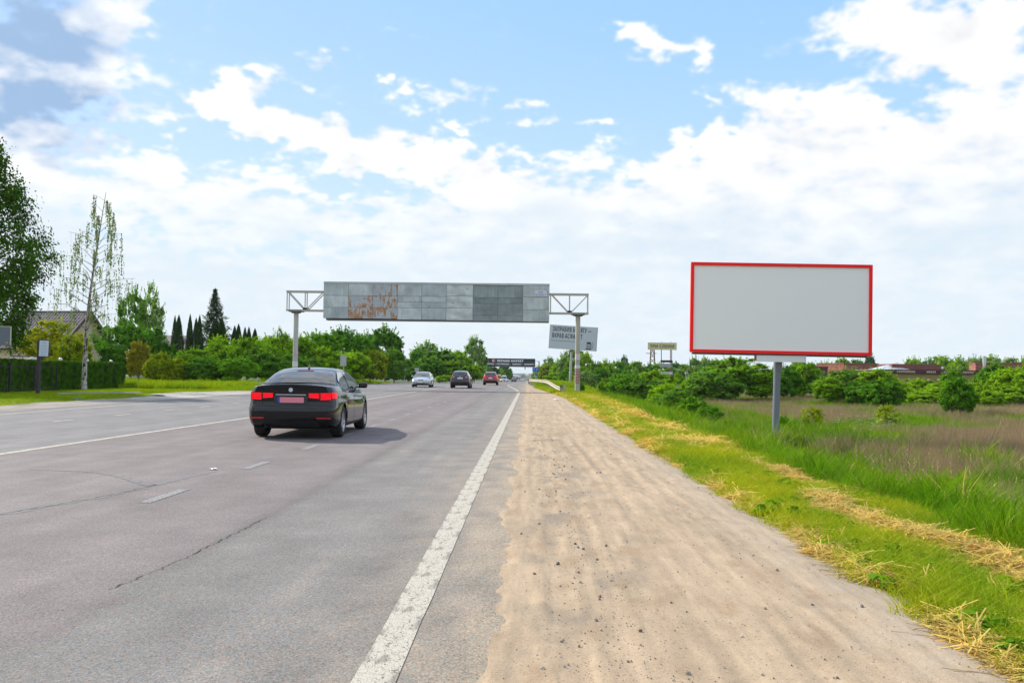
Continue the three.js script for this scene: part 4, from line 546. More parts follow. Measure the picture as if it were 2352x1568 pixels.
/* black saloon with its tail to the viewer */
{
  const d = 20.3, S = { L: 4.63, W: 1.81, axles: [0.90, 3.71], wheelR: 0.325, tyreW: 0.235, sill: 0.21, paint: phys([0.005, 0.0055, 0.007], 0.4, 0, { specularIntensity: 0.08, clearcoat: 1, clearcoatRoughness: 0.02 }),
    plan: [[0, 0.845], [0.012, 0.90], [0.035, 0.95], [0.09, 0.985], [0.2, 1], [0.75, 1], [0.88, 0.97], [0.95, 0.90], [0.985, 0.80], [1, 0.70]],
    rear: [[0.2, 0.22], [0.32, 0.08], [0.42, 0.02], [0.58, 0.0], [0.64, 0.03], [0.70, 0.075], [0.92, 0.075], [1.02, 0.05], [1.09, 0.02], [1.13, 0.05]], front: [[0.2, 4.45], [0.4, 4.6], [0.6, 4.63], [0.8, 4.56], [0.9, 4.4], [1.1, 4.2]],
    belt: [[0, 1.02], [0.5, 1.03], [1.4, 1.0], [2.6, 0.96], [3.4, 0.93], [4.0, 0.86], [4.63, 0.70]], top: [[0, 1.085], [0.25, 1.09], [0.75, 1.10], [1.3, 1.06], [3.2, 1.0], [3.6, 1.0], [4.2, 0.9], [4.63, 0.74]],
    cabin: { roof: [[0.62, 1.05], [1.0, 1.235], [1.36, 1.365], [1.8, 1.425], [2.25, 1.435], [2.7, 1.40], [3.0, 1.32], [3.35, 1.17], [3.72, 0.96]], peak: 2.2, rearGlass: [0.74, 1.34, 0.64], screen: [2.86, 3.6, 0.62], side: [[1.0, 1.95], [2.05, 3.4]], tumble: 0.50 } };
  const c = car('saloon_car', 'black saloon car with glowing red tail lights and pink plate', null, [-4.74, yR(d), -d], 0.02, S), { g, onEnd, onSide, mirror } = c;
  const lens = phys([0.16, 0.003, 0.005], 0.12, 0, { clearcoat: 0.6 }), lampShape = [[0.345, 0.565, 0.815, 0.915, 0.80, 0.918], [0.575, 0.80, 0.765, 0.925, 0.775, 0.93]], endL = (x) => { const k = x / (0.845 * 0.905); return 0.075 - 0.045 * (1 - k * k); };
  for (const sx of [1, -1]) for (const [xa, xb, ya, yb, ka, kb] of lampShape) { const lp = part(g, 'tail_light', gridGeo((u, v) => { const x = lerp(xa, xb, u), y = lerp(lerp(ya, ka, u), lerp(yb, kb, u), v); return [sx * x, y, c.Z(endL(x) - 0.012)]; }, 8, 4), lens, 'red tail lamp lens'); for (const [v0, v1] of [[0.10, 0.34], [0.42, 0.62], [0.70, 0.90]]) part(lp, 'glowing_strip', gridGeo((u, v) => { const x = lerp(xa + 0.012, xb - 0.012, u), q = lerp(v0, v1, v), y = lerp(lerp(ya, ka, u), lerp(yb, kb, u), q); return [sx * x, y, c.Z(endL(x) - 0.016)]; }, 8, 1), redLit); }
  for (const sx of [1, -1]) part(g, 'tail_light', gridGeo((u, v) => { const l = lerp(0.05, 0.27, u), y = lerp(0.812, 0.93 - 0.02 * u, v), [x] = c.low(l / S.L, 0.74 * (y - 0.22) / (1.02 - 0.22)); return [sx * (x + 0.008), y, c.Z(l + 0.06)]; }, 8, 4), redLit);
  
  onEnd('reflector', redGlass, false, 0.52, 0.80, 0.405, 0.435, 0.006);
  onEnd('number_plate', plateMat('#e58a98', ''), false, -0.26, 0.26, 0.72, 0.83, 0.018, 0, 'pinkish number plate');
  onEnd('plate_recess', darkTrim, false, -0.33, 0.33, 0.70, 0.86, 0.010);
  onEnd('boot_seam', darkTrim, false, -0.80, 0.80, 0.658, 0.668, 0.004); onEnd('bumper_crease', darkTrim, false, -0.70, 0.70, 0.365, 0.376, 0.004); onEnd('boot_side_gap', darkTrim, false, 0.566, 0.574, 0.67, 1.0, 0.006); onEnd('boot_handle', chrome, false, -0.30, 0.30, 0.872, 0.886, 0.022);
  onEnd('diffuser', mat([0.015, 0.015, 0.016], 0.6), false, -0.55, 0.55, 0.235, 0.36, 0.006);
  part(g, 'badge', new THREE.CylinderGeometry(0.041, 0.041, 0.012, 20).rotateX(Math.PI / 2).translate(0, 0.975, c.Z(0.01)), mat([0.55, 0.6, 0.7], 0.25, 0.6));
  for (const sx of [0.42, 0.52]) part(g, 'exhaust_pipe', new THREE.CylinderGeometry(0.04, 0.04, 0.12, 14, 1, true).rotateX(Math.PI / 2).translate(-sx, 0.27, c.Z(0.06)), chrome);
  part(g, 'brake_light', box(0.34, 0.022, 0.02, 0, 1.355, c.Z(1.30)), redGlass);
  part(g, 'spoiler', gridGeo((u, v) => { const x = (u * 2 - 1) * 0.74, k = 1 - (x / 0.74) ** 4; return [x, 1.092 + 0.022 * v * k, c.Z(0.16 - 0.13 * v)]; }, 16, 3), S.paint);
  for (const [a, b] of [[1.30, 2.10], [2.12, 3.30]]) onSide('door', S.paint, a, b, 0.27, 0.94, 0.004);
  onSide('door_handle', chrome, 1.42, 1.62, 0.80, 0.825, 0.022); onSide('door_handle', chrome, 2.25, 2.45, 0.79, 0.815, 0.022);
  onSide('door_gap', darkTrim, 2.108, 2.114, 0.28, 0.94, 0.0055); onSide('door_gap', darkTrim, 1.288, 1.294, 0.60, 0.95, 0.0055); onSide('door_gap', darkTrim, 3.304, 3.310, 0.28, 0.92, 0.0055);
  onSide('side_skirt', darkTrim, 1.32, 3.25, 0.215, 0.265, 0.010);
  onEnd('headlight', clearLamp, true, 0.42, 0.60, 0.60, 0.70, 0.01);
  mirror(3.08, 0.97, S.paint);
  part(g, 'antenna_fin', new THREE.ConeGeometry(0.05, 0.09, 8).scale(0.5, 1, 1.6).translate(0, 1.46, c.Z(1.62)), S.paint);
}
/* dark crossover further along the same lane */
{
  const d = 82.5, S = { L: 4.13, W: 1.77, axles: [0.78, 3.31], wheelR: 0.345, tyreW: 0.225, sill: 0.27, cladding: true, paint: paintOf([0.020, 0.020, 0.024], 0.25), roofPaint: paintOf([0.030, 0.031, 0.036], 0.4),
    plan: [[0, 0.86], [0.02, 0.93], [0.08, 0.985], [0.2, 1], [0.75, 1], [0.9, 0.95], [1, 0.75]], rear: [[0.25, 0.2], [0.4, 0.03], [0.6, 0.0], [0.7, 0.06], [0.95, 0.10], [1.1, 0.16]], front: [[0.25, 4.0], [0.6, 4.13], [0.9, 4.0], [1.1, 3.8]],
    belt: [[0, 1.0], [1.2, 1.04], [2.6, 1.0], [3.4, 0.98], [4.13, 0.8]], top: [[0, 1.07], [0.5, 1.1], [3.0, 1.06], [3.6, 1.02], [4.13, 0.84]],
    cabin: { roof: [[0.16, 1.06], [0.32, 1.25], [0.55, 1.46], [1.0, 1.55], [1.7, 1.57], [2.2, 1.53], [2.5, 1.43], [3.05, 1.06]], peak: 1.6, rearGlass: [0.20, 0.54, 0.66], screen: [2.35, 2.95, 0.64], side: [[0.7, 1.5], [1.58, 2.8]], tumble: 0.48 } };
  const c = car('crossover_car', 'dark grey crossover car with white number plate', null, [-6.05, yR(d), -d], 0.0, S);
  c.onEnd('tail_light', redGlass, false, 0.56, 0.80, 0.90, 1.06, 0.02, 0.06); c.onEnd('reversing_lamp', whiteGlass, false, 0.50, 0.57, 0.93, 1.0, 0.022, 0.02);
  c.onEnd('number_plate', plateMat('#f2f2ee', ''), false, -0.26, 0.26, 0.84, 0.95, 0.016); c.onEnd('bumper', darkTrim, false, -0.8, 0.8, 0.34, 0.66, 0.010); c.onEnd('reflector', redGlass, false, 0.55, 0.76, 0.60, 0.635, 0.016); c.onEnd('fog_light', redGlass, false, -0.07, 0.07, 0.33, 0.38, 0.018);
  part(c.g, 'badge', new THREE.CylinderGeometry(0.05, 0.05, 0.02, 16).rotateX(Math.PI / 2).translate(0, 1.03, c.Z(0.04)), chrome);
  part(c.g, 'brake_light', box(0.2, 0.02, 0.03, 0, 1.525, c.Z(0.60)), redGlass); part(c.g, 'antenna', rod(V(0, 1.55, c.Z(0.9)), V(0, 1.72, c.Z(0.75)), 0.008), darkTrim); c.mirror(2.55, 1.02, darkTrim); c.onEnd('headlight', clearLamp, true, 0.3, 0.55, 0.75, 0.85);
  for (const [a, b] of [[0.95, 1.62], [1.64, 2.75]]) c.onSide('door', S.paint, a, b, 0.36, 0.96, 0.004);
}
/* red crossover ahead of it */
{
  const d = 112, S = { L: 4.32, W: 1.79, axles: [0.82, 3.45], wheelR: 0.35, tyreW: 0.22, sill: 0.27, cladding: true, paint: paintOf([0.30, 0.010, 0.018], 0.2),
    plan: [[0, 0.88], [0.02, 0.94], [0.08, 0.985], [0.2, 1], [0.75, 1], [0.9, 0.95], [1, 0.78]], rear: [[0.25, 0.2], [0.4, 0.03], [0.6, 0.0], [0.7, 0.06], [1.1, 0.12]], front: [[0.25, 4.2], [0.6, 4.32], [0.9, 4.2], [1.1, 4.0]],
    belt: [[0, 1.02], [1.2, 1.05], [2.6, 1.02], [3.4, 1.0], [4.32, 0.82]], top: [[0, 1.08], [0.5, 1.1], [3.0, 1.08], [3.7, 1.04], [4.32, 0.86]],
    cabin: { roof: [[0.12, 1.06], [0.3, 1.30], [0.5, 1.52], [1.0, 1.60], [1.8, 1.615], [2.3, 1.57], [2.6, 1.46], [3.15, 1.06]], peak: 1.7, rearGlass: [0.18, 0.49, 0.64], screen: [2.45, 3.05, 0.64], side: [[0.75, 1.6], [1.68, 2.9]], tumble: 0.40 } };
  const c = car('crossover_car', 'bright red crossover car seen from behind', null, [-4.6, yR(d), -d], 0, S);
  c.onEnd('tail_light', redLit, false, 0.58, 0.82, 0.88, 1.02, 0.02, 0.02); c.onEnd('number_plate', plateMat('#f2f2ee', ''), false, -0.26, 0.26, 0.80, 0.91, 0.016); c.onEnd('bumper', darkTrim, false, -0.82, 0.82, 0.34, 0.60, 0.010); part(c.g, 'badge', new THREE.CylinderGeometry(0.05, 0.05, 0.02, 16).rotateX(Math.PI / 2).translate(0, 1.02, c.Z(0.02)), chrome);
  part(c.g, 'roof_rail', merge([rod(V(0.56, 1.63, c.Z(0.7)), V(0.56, 1.63, c.Z(2.3)), 0.018), rod(V(-0.56, 1.63, c.Z(0.7)), V(-0.56, 1.63, c.Z(2.3)), 0.018)]), chrome); c.mirror(2.65, 1.04, S.paint); c.onEnd('headlight', clearLamp, true, 0.3, 0.6, 0.78, 0.88);
}
/* silver car coming the other way */
const silver = paintOf([0.50, 0.53, 0.56], 0.45, 0.3);
{
  const d = 86, S = { L: 4.68, W: 1.79, axles: [0.95, 3.63], wheelR: 0.315, sill: 0.21, paint: silver,
    plan: [[0, 0.82], [0.02, 0.90], [0.08, 0.97], [0.2, 1], [0.78, 1], [0.9, 0.975], [0.96, 0.92], [0.985, 0.84], [1, 0.74]], rear: [[0.2, 0.2], [0.4, 0.0], [0.7, 0.03], [1.1, 0.1]], front: [[0.2, 4.55], [0.35, 4.66], [0.5, 4.68], [0.62, 4.64], [0.72, 4.58], [0.85, 4.4]],
    belt: [[0, 1.0], [1.2, 0.98], [2.8, 0.93], [3.5, 0.90], [4.1, 0.82], [4.68, 0.66]], top: [[0, 1.06], [0.9, 1.06], [3.2, 1.0], [3.7, 0.97], [4.3, 0.83], [4.68, 0.70]],
    cabin: { roof: [[0.35, 1.02], [0.8, 1.27], [1.3, 1.39], [1.9, 1.44], [2.4, 1.43], [2.75, 1.37], [3.1, 1.24], [3.75, 0.93]], peak: 2.1, rearGlass: [0.5, 1.15, 0.64], screen: [2.78, 3.66, 0.62], side: [[0.9, 1.85], [1.95, 3.45]], tumble: 0.44 } };
  const c = car('saloon_car', 'silver saloon car driving towards the black gantry car lane', null, [-9.95, yR(d), -d], Math.PI + 0.03, S), { g } = c; g.userData.label = 'silver saloon car coming the opposite way with white mirror';
  c.onEnd('headlight', clearLamp, true, 0.34, 0.64, 0.60, 0.73, 0.012, 0.03); c.onEnd('grille', darkTrim, true, -0.24, 0.24, 0.62, 0.71, 0.012); c.onEnd('bumper_intake', darkTrim, true, -0.42, 0.42, 0.30, 0.40, 0.008); c.onEnd('fog_lamp_recess', darkTrim, true, 0.47, 0.62, 0.31, 0.37, 0.010); c.onEnd('number_plate', plateMat('#f2f2ee', ''), true, -0.26, 0.26, 0.41, 0.51, 0.014);
  part(g, 'badge', new THREE.CylinderGeometry(0.06, 0.06, 0.02, 16).rotateX(Math.PI / 2).translate(0, 0.69, c.Z(4.72)), chrome); c.mirror(3.05, 0.95, silver); c.onEnd('tail_light', redGlass, false, 0.5, 0.75, 0.8, 0.95);
  for (const [a, b] of [[1.15, 2.0], [2.02, 3.25]]) c.onSide('door', silver, a, b, 0.27, 0.90, 0.004); c.onSide('door_handle', darkTrim, 2.15, 2.35, 0.78, 0.80, 0.018);
  part(g, 'roof_rail', merge([rod(V(0.52, 1.46, c.Z(1.0)), V(0.52, 1.46, c.Z(2.6)), 0.015), rod(V(-0.52, 1.46, c.Z(1.0)), V(-0.52, 1.46, c.Z(2.6)), 0.015)]), darkTrim);
}
/* traffic far down the road */
const smallCar = { L: 4.3, W: 1.76, axles: [0.8, 3.4], wheelR: 0.31, sill: 0.22, plan: [[0, 0.85], [0.03, 0.95], [0.1, 0.99], [0.2, 1], [0.78, 1], [0.9, 0.96], [1, 0.76]], rear: [[0.2, 0.2], [0.5, 0], [1.1, 0.1]], front: [[0.2, 4.2], [0.5, 4.3], [0.9, 4.1]], belt: [[0, 0.98], [2.6, 0.95], [3.5, 0.9], [4.3, 0.7]], top: [[0, 1.04], [3.2, 1.0], [4.3, 0.75]], cabin: { roof: [[0.2, 1.0], [0.6, 1.3], [1.2, 1.43], [1.9, 1.46], [2.4, 1.42], [2.7, 1.33], [3.3, 0.95]], peak: 1.8, rearGlass: [0.28, 0.72, 0.64], screen: [2.55, 3.2, 0.64], side: [[0.75, 1.6], [1.7, 3.0]] } };
const vanSpec = { category: 'van', L: 5.4, W: 1.95, axles: [0.95, 4.35], wheelR: 0.34, sill: 0.26, plan: [[0, 0.97], [0.03, 1], [0.85, 1], [0.95, 0.95], [1, 0.82]], rear: [[0.2, 0.1], [0.5, 0], [1.3, 0.02]], front: [[0.2, 5.3], [0.6, 5.4], [1.0, 5.25], [1.2, 5.1]], belt: [[0, 1.25], [3.6, 1.22], [4.4, 1.12], [5.4, 0.9]], top: [[0, 1.3], [4.2, 1.25], [4.8, 1.12], [5.4, 0.95]], cabin: { roof: [[0.02, 2.25], [0.3, 2.38], [2.5, 2.42], [3.4, 2.36], [3.8, 2.2], [4.75, 1.2]], closedRear: true, flatRear: [1.45, 2.05, 0.8], peak: 1.8, screen: [3.86, 4.65, 0.62], side: [[0.5, 2.0], [2.1, 3.3], [3.4, 4.5]], tumble: 0.10 } };
{
  const d1 = 318, c1 = car('minibus', 'yellow minibus with lit headlights and roof board', null, [-10.3, yR(d1), -d1], Math.PI, { ...vanSpec, paint: paintOf([0.75, 0.42, 0.01], 0, 0.4) });
  c1.onEnd('headlight', lampOn, true, 0.48, 0.72, 0.66, 0.86, 0.02); c1.onEnd('bumper', darkTrim, true, -0.75, 0.75, 0.32, 0.52, 0.01); part(c1.g, 'route_board', rbox(1.1, 0.26, 0.12, 0.03, 0, 2.52, c1.Z(3.3)), mat([0.85, 0.6, 0.1], 0.5));
  const d2 = 345, c2 = car('van', 'white van following the yellow minibus', null, [-10.2, yR(d2), -d2], Math.PI, { ...vanSpec, paint: paintOf([0.72, 0.74, 0.76], 0, 0.4) }); c2.g.position.x = -9.15; c2.onEnd('headlight', clearLamp, true, 0.48, 0.72, 0.66, 0.86, 0.02); c2.onEnd('grille', darkTrim, true, -0.4, 0.4, 0.62, 0.8, 0.01);
  const d3 = 372, c3 = car('hatchback_car', 'pale blue hatchback behind the white van', null, [-8.9, yR(d3), -d3], Math.PI, { ...smallCar, paint: paintOf([0.35, 0.45, 0.52], 0.3) }); c3.onEnd('headlight', clearLamp, true, 0.4, 0.68, 0.6, 0.72, 0.02);
  const d4 = 312, c4 = car('hatchback_car', 'small black hatchback following the distant white lorry', null, [-5.0, yR(d4), -d4], 0, { ...smallCar, paint: paintOf([0.02, 0.021, 0.025], 0.3) }); c4.onEnd('tail_light', redGlass, false, 0.55, 0.78, 0.78, 0.92, 0.02); c4.onEnd('number_plate', plateMat('#f2f2ee', ''), false, -0.26, 0.26, 0.7, 0.8, 0.014);
  const d5 = 520, c5 = car('saloon_car', 'white car beyond the row of lorries', null, [-3.4, yR(d5), -d5], 0, { ...smallCar, paint: paintOf([0.7, 0.72, 0.74], 0.1) }); c5.onEnd('tail_light', redGlass, false, 0.55, 0.78, 0.78, 0.92, 0.02);
}
function lorry(d, x, label, group, paintC, tall = 3.9) {
  const g = thing('lorry', label, 'lorry', [x, yR(d), -d], Math.PI, group), P = paintOf(paintC, 0, 0.45);
  part(g, 'cab', merge([rbox(2.45, 2.35, 1.9, 0.14, 0, 1.95, -5.2), rbox(2.35, 0.6, 1.7, 0.12, 0, 0.85, -5.25)]), P); part(g, 'wind_deflector', rbox(2.3, tall - 3.1, 1.5, 0.25, 0, (tall + 3.1) / 2 - 0.06, -4.95), P); part(g, 'windscreen', box(2.15, 0.95, 0.04, 0, 2.25, -6.16), glassDark); part(g, 'grille', box(1.5, 0.8, 0.04, 0, 1.25, -6.17), darkTrim); part(g, 'bumper', rbox(2.45, 0.42, 0.3, 0.08, 0, 0.52, -6.08), P);
  for (const s of [1, -1]) { part(g, 'headlight', box(0.36, 0.2, 0.05, s * 0.95, 0.68, -6.22), whiteGlass); part(g, 'wing_mirror', rbox(0.16, 0.55, 0.14, 0.04, s * 1.42, 2.3, -5.9), darkTrim); part(g, 'side_window', box(0.02, 0.7, 0.8, s * 1.232, 2.3, -5.4), glassDark); }
  part(g, 'trailer', rbox(2.5, tall - 1.2, 9.6, 0.05, 0, (tall + 1.2) / 2, 1.0), mat([0.70, 0.71, 0.72], 0.6)); part(g, 'chassis', box(1.1, 0.3, 11, 0, 1.0, 0.2), under);
  const wg = wheelGeos(0.5, 0.32); for (const z of [-4.9, -1.9, 3.2, 4.5, 5.7 - 0.6]) for (const s of [1, -1]) { const w = new THREE.Group(); w.name = 'wheel'; w.position.set(s * 1.06, 0.5, z); if (s < 0) w.rotation.y = Math.PI; g.add(w); part(w, 'tyre', wg.tyre, rubber); part(w, 'rim', wg.rim, alloy); }
}
lorry(452, -8.95, 'big white lorry leading the distant row', null, [0.72, 0.72, 0.70], 3.9);
lorry(520, -8.4, 'white lorry partly hidden behind the leading one', 'lorries queueing behind the leading one', [0.75, 0.75, 0.74], 3.7);
lorry(575, -7.3, 'white lorry partly hidden behind the leading one', 'lorries queueing behind the leading one', [0.68, 0.70, 0.72], 4.0);
lorry(640, -7.0, 'white lorry partly hidden behind the leading one', 'lorries queueing behind the leading one', [0.6, 0.62, 0.64], 3.8);

/* ---------- signs and structures ---------- */
const steelGrey = mat([0.46, 0.43, 0.37], 0.6, 0.1), steelDark = mat([0.16, 0.16, 0.15], 0.7, 0.2), paleTex = dtex(256, (u, v, i, j) => { const k = 0.93 + 0.16 * (tfbm(u, v, 6, 5, 41) - 0.5) + 0.06 * (hash(i, j, 2) - 0.5); return [k, k, k * 0.99]; }), concrete = mat([0.42, 0.41, 0.38], 0.9, 0, { map: paleTex });
const rr = rng(55);
/* overhead gantry with its bare sheet-metal board */
{
  const D = 71.2, px = (a, b) => at(a, b, D), L = px(680, 712), Rt = px(1328, 717), g = thing('gantry', 'overhead gantry with bare galvanised board patched with rust', 'gantry', [0, 0, -D]);
  const yBot = 6.10, yTop = 7.58, xl = px(659, 690).x, xr = px(1352, 690).x, bx0 = px(745, 690).x, bx1 = px(1262, 690).x, by0 = 5.40, by1 = 8.36;
  const zinc = dtex(512, (u, v, i, j) => { const a = tfbm(u, v, 5, 5, 31), st = vnoise(u * 60, v * 3, 60, 12), k = 0.90 + 0.30 * (a - 0.5) + 0.06 * (st - 0.5), sp = vnoise(u * 70, v * 70, 70, 18) > 0.94 ? 0.3 : 0; return [k - sp, k - sp, k - sp]; });
  const dent = dtex(256, (u, v) => { const k = tfbm(u, v, 3, 3, 91); return [k, k, k]; }, false);
  const rust = dtex(512, (u, v, i, j) => { const a = tfbm(u, v, 5, 5, 22), b = tfbm(u, v, 24, 4, 24), st2 = vnoise(u * 40, v * 8, 40, 27), f = 0.50 * a + 0.28 * b + 0.22 * st2 + 0.05 * (hash(i, j, 4) - 0.5), t = 0.85 * sstep(0.44, 0.56, f), dk = vnoise(u * 50, v * 50, 50, 26); return mixc([0.72, 0.75, 0.77].map((q) => q * (0.9 + 0.2 * a)), dk > 0.62 ? [0.60, 0.40, 0.24] : [0.73, 0.55, 0.40], t); });
  const sheetM = [[0.60, 0.66, 0.65], [0.55, 0.615, 0.61], [0.64, 0.695, 0.68]].map((c) => mat(c, 0.6, 0.05, { map: zinc, bumpMap: dent, bumpScale: 0.05 })), darkM = [[0.33, 0.385, 0.385], [0.29, 0.345, 0.345]].map((c) => mat(c, 0.65, 0.05, { map: zinc, bumpMap: dent, bumpScale: 0.02 })), rustM = mat([0.95, 0.95, 0.95], 0.8, 0.0, { map: rust }), crumple = mat([0.66, 0.72, 0.70], 0.5, 0.05, { map: zinc, bumpMap: dent, bumpScale: 0.12 });
  const u = (q) => lerp(bx0, bx1, (q - 355) / 1630), vv = (q) => lerp(by1, by0, (q - 83) / 280);
  const sheet = (x0, x1, y0, y1, m, proud) => { const a = u(x0) + 0.012, b = u(x1) - 0.012, t = vv(y0) - 0.012, s = vv(y1) + 0.012, o = rr() * 4, amp = m === crumple ? 0.10 : 0.03; part(g, 'sheet_panel', gridGeo((p, q) => { const x = lerp(a, b, p), y = lerp(s, t, q), e = Math.min(p, 1 - p, q, 1 - q); const k = amp * sstep(0, 0.2, e) * fbm(x * 0.9 + o + y * (m === crumple ? 1.3 : 0), y * 1.1 + o, 3); return [x, y, 0.38 + proud + k, x / 4.5 + o * 0.37, y / 4.5 + o * 0.61]; }, 14, 10), m); };
  const rows = [[97, 185], [185, 272], [272, 354]];
  for (const q of rows) sheet(355, 535, ...q, sheetM[Math.floor(rr() * 3)], rr() * 0.012);
  sheet(535, 712, 97, 185, sheetM[2], 0.01); for (const q of rows.slice(1)) sheet(535, 712, ...q, rustM, 0.004); for (const q of rows) sheet(712, 890, ...q, rustM, 0.008 * rr());
  for (const [a, b] of [[890, 1065], [1065, 1242]]) for (const q of [[97, 185], [185, 228], [228, 270], [270, 358]]) sheet(a, b, ...q, sheetM[Math.floor(rr() * 2)], rr() * 0.012);
  for (const q of [[97, 180], [180, 268], [268, 359]]) sheet(1242, 1435, ...q, crumple, 0.012);
  for (const [a, b] of [[1435, 1613], [1613, 1793]]) for (const q of [[101, 190], [190, 232], [232, 320], [320, 361]]) sheet(a, b, ...q, darkM[Math.floor(rr() * 2)], 0.002);
  for (const q of [[97, 182], [182, 275], [275, 362]]) sheet(1793, 1985, ...q, sheetM[Math.floor(rr() * 3)], rr() * 0.01);
  part(g, 'cap_strip', box(bx1 - bx0, 0.15, 0.06, (bx0 + bx1) / 2, by1 - 0.075, 0.38), sheetM[0]); part(g, 'backing', merge([box(bx1 - bx0 - 0.04, by1 - by0 - 0.2, 0.03, (bx0 + bx1) / 2, (by0 + by1) / 2, 0.34), box(bx1 - bx0 - 0.04, by1 - by0 - 0.1, 0.04, (bx0 + bx1) / 2, (by0 + by1) / 2, -0.55)]), steelDark); part(g, 'bottom_rail', box(bx1 - bx0 - 0.25, 0.07, 0.9, (bx0 + bx1) / 2 + 0.1, by0 - 0.01, -0.08), steelDark);
  part(g, 'sticker', box(0.96, 0.48, 0.004, u(1921), vv(155), 0.425), mat([0.85, 0.85, 0.9], 0.6, 0, { map: canvasTex(512, 256, (c, w, h) => { c.fillStyle = '#dfe1ea'; c.fillRect(0, 0, w, h); c.fillStyle = '#6b7484'; c.textAlign = 'center'; for (let q = 0; q < 7; q++) { c.fillRect(160 + q * 28, 36, 18, 28); c.fillRect(150 + q * 31, 88, 19, 30); } c.fillStyle = '#555d70'; c.font = 'bold 84px sans-serif'; c.save(); c.translate(w / 2, 214); c.scale(0.82, 1); c.fillText('093-654-64-77', 0, 0); c.restore(); }) }), 'white sticker with a telephone number');
  for (const z of [0.22, -0.42]) { for (const y of [yTop, yBot]) part(g, 'chord', box(xr - xl, 0.13, 0.12, (xl + xr) / 2, y, z), steelGrey); }
  const n = 16, st = (xr - xl) / n; for (const z of [0.22, -0.42]) for (let k = 0; k <= n; k++) { const x = xl + k * st + (k === 0 ? 0.06 : k === n ? -0.06 : 0), hid = x > bx0 + 0.3 && x < bx1 - 0.3; if (hid && k % 4) continue; part(g, 'upright', bar(V(x, yBot, z), V(x, yTop, z), 0.07, 0.06), steelGrey); if (!hid && k < n) { const dn = k % 2 === 0; part(g, 'diagonal', bar(V(xl + k * st + 0.05, dn ? yTop : yBot, z), V(xl + (k + 1) * st - 0.02, dn ? yBot : yTop, z), 0.07, 0.055), steelGrey); part(g, 'gusset', box(0.3, 0.16, 0.02, xl + (dn ? k + 1 : k) * st, yBot + 0.12, z + 0.04), steelGrey); } }
  for (const [x, y] of [[L.x - 0.02, yBot], [Rt.x, yBot]]) {
    const gy = height(x, -D) - 0.2, right = x > 0, col = part(g, 'column', new THREE.CylinderGeometry(0.185, 0.20, y - gy - 0.2, 24).translate(x, (y + gy - 0.2) / 2, -0.1), right ? mat([0.52, 0.49, 0.42], 0.75, 0, { map: paleTex }) : mat([0.56, 0.55, 0.52], 0.8, 0, { map: paleTex }));
    part(g, 'flange', merge([new THREE.CylinderGeometry(0.42, 0.34, 0.1, 20).translate(x, y - 0.16, -0.1), box(1.05, 0.05, 0.95, x, y - 0.085, -0.1)]), steelDark);
    for (let k = 0; k < 6; k++) part(col, 'bolt', new THREE.CylinderGeometry(0.025, 0.025, 0.14, 6).translate(x - 0.4 + k * 0.16, y - 0.02, 0.3), steelDark);
    const band = (y0, h, m, nm) => part(col, nm, new THREE.CylinderGeometry(0.203, 0.206, h, 24, 1, true).translate(x, y0, -0.1), m);
    if (right) { band(2.72, 0.46, mat([0.66, 0.55, 0.60], 0.7), 'faded_poster'); band(1.95, 0.26, mat([0.62, 0.64, 0.62], 0.7), 'paper_notice'); band(1.22, 1.15, mat([0.8, 0.8, 0.8], 0.7, 0, { map: canvasTex(256, 512, (c, w, h) => { c.fillStyle = '#bdb5ac'; c.fillRect(0, 0, w, h); c.fillStyle = '#b8434a'; for (let k = -3; k < 11; k++) { c.beginPath(); c.moveTo(0, k * 52); c.lineTo(w, k * 52 + 60); c.lineTo(w, k * 52 + 84); c.lineTo(0, k * 52 + 24); c.fill(); } }) }), 'warning_stripes'); } else { band(1.9, 0.4, mat([0.62, 0.63, 0.62], 0.7), 'paper_notice'); band(2.62, 0.2, mat([0.5, 0.35, 0.42], 0.7), 'faded_poster'); }
  }
}
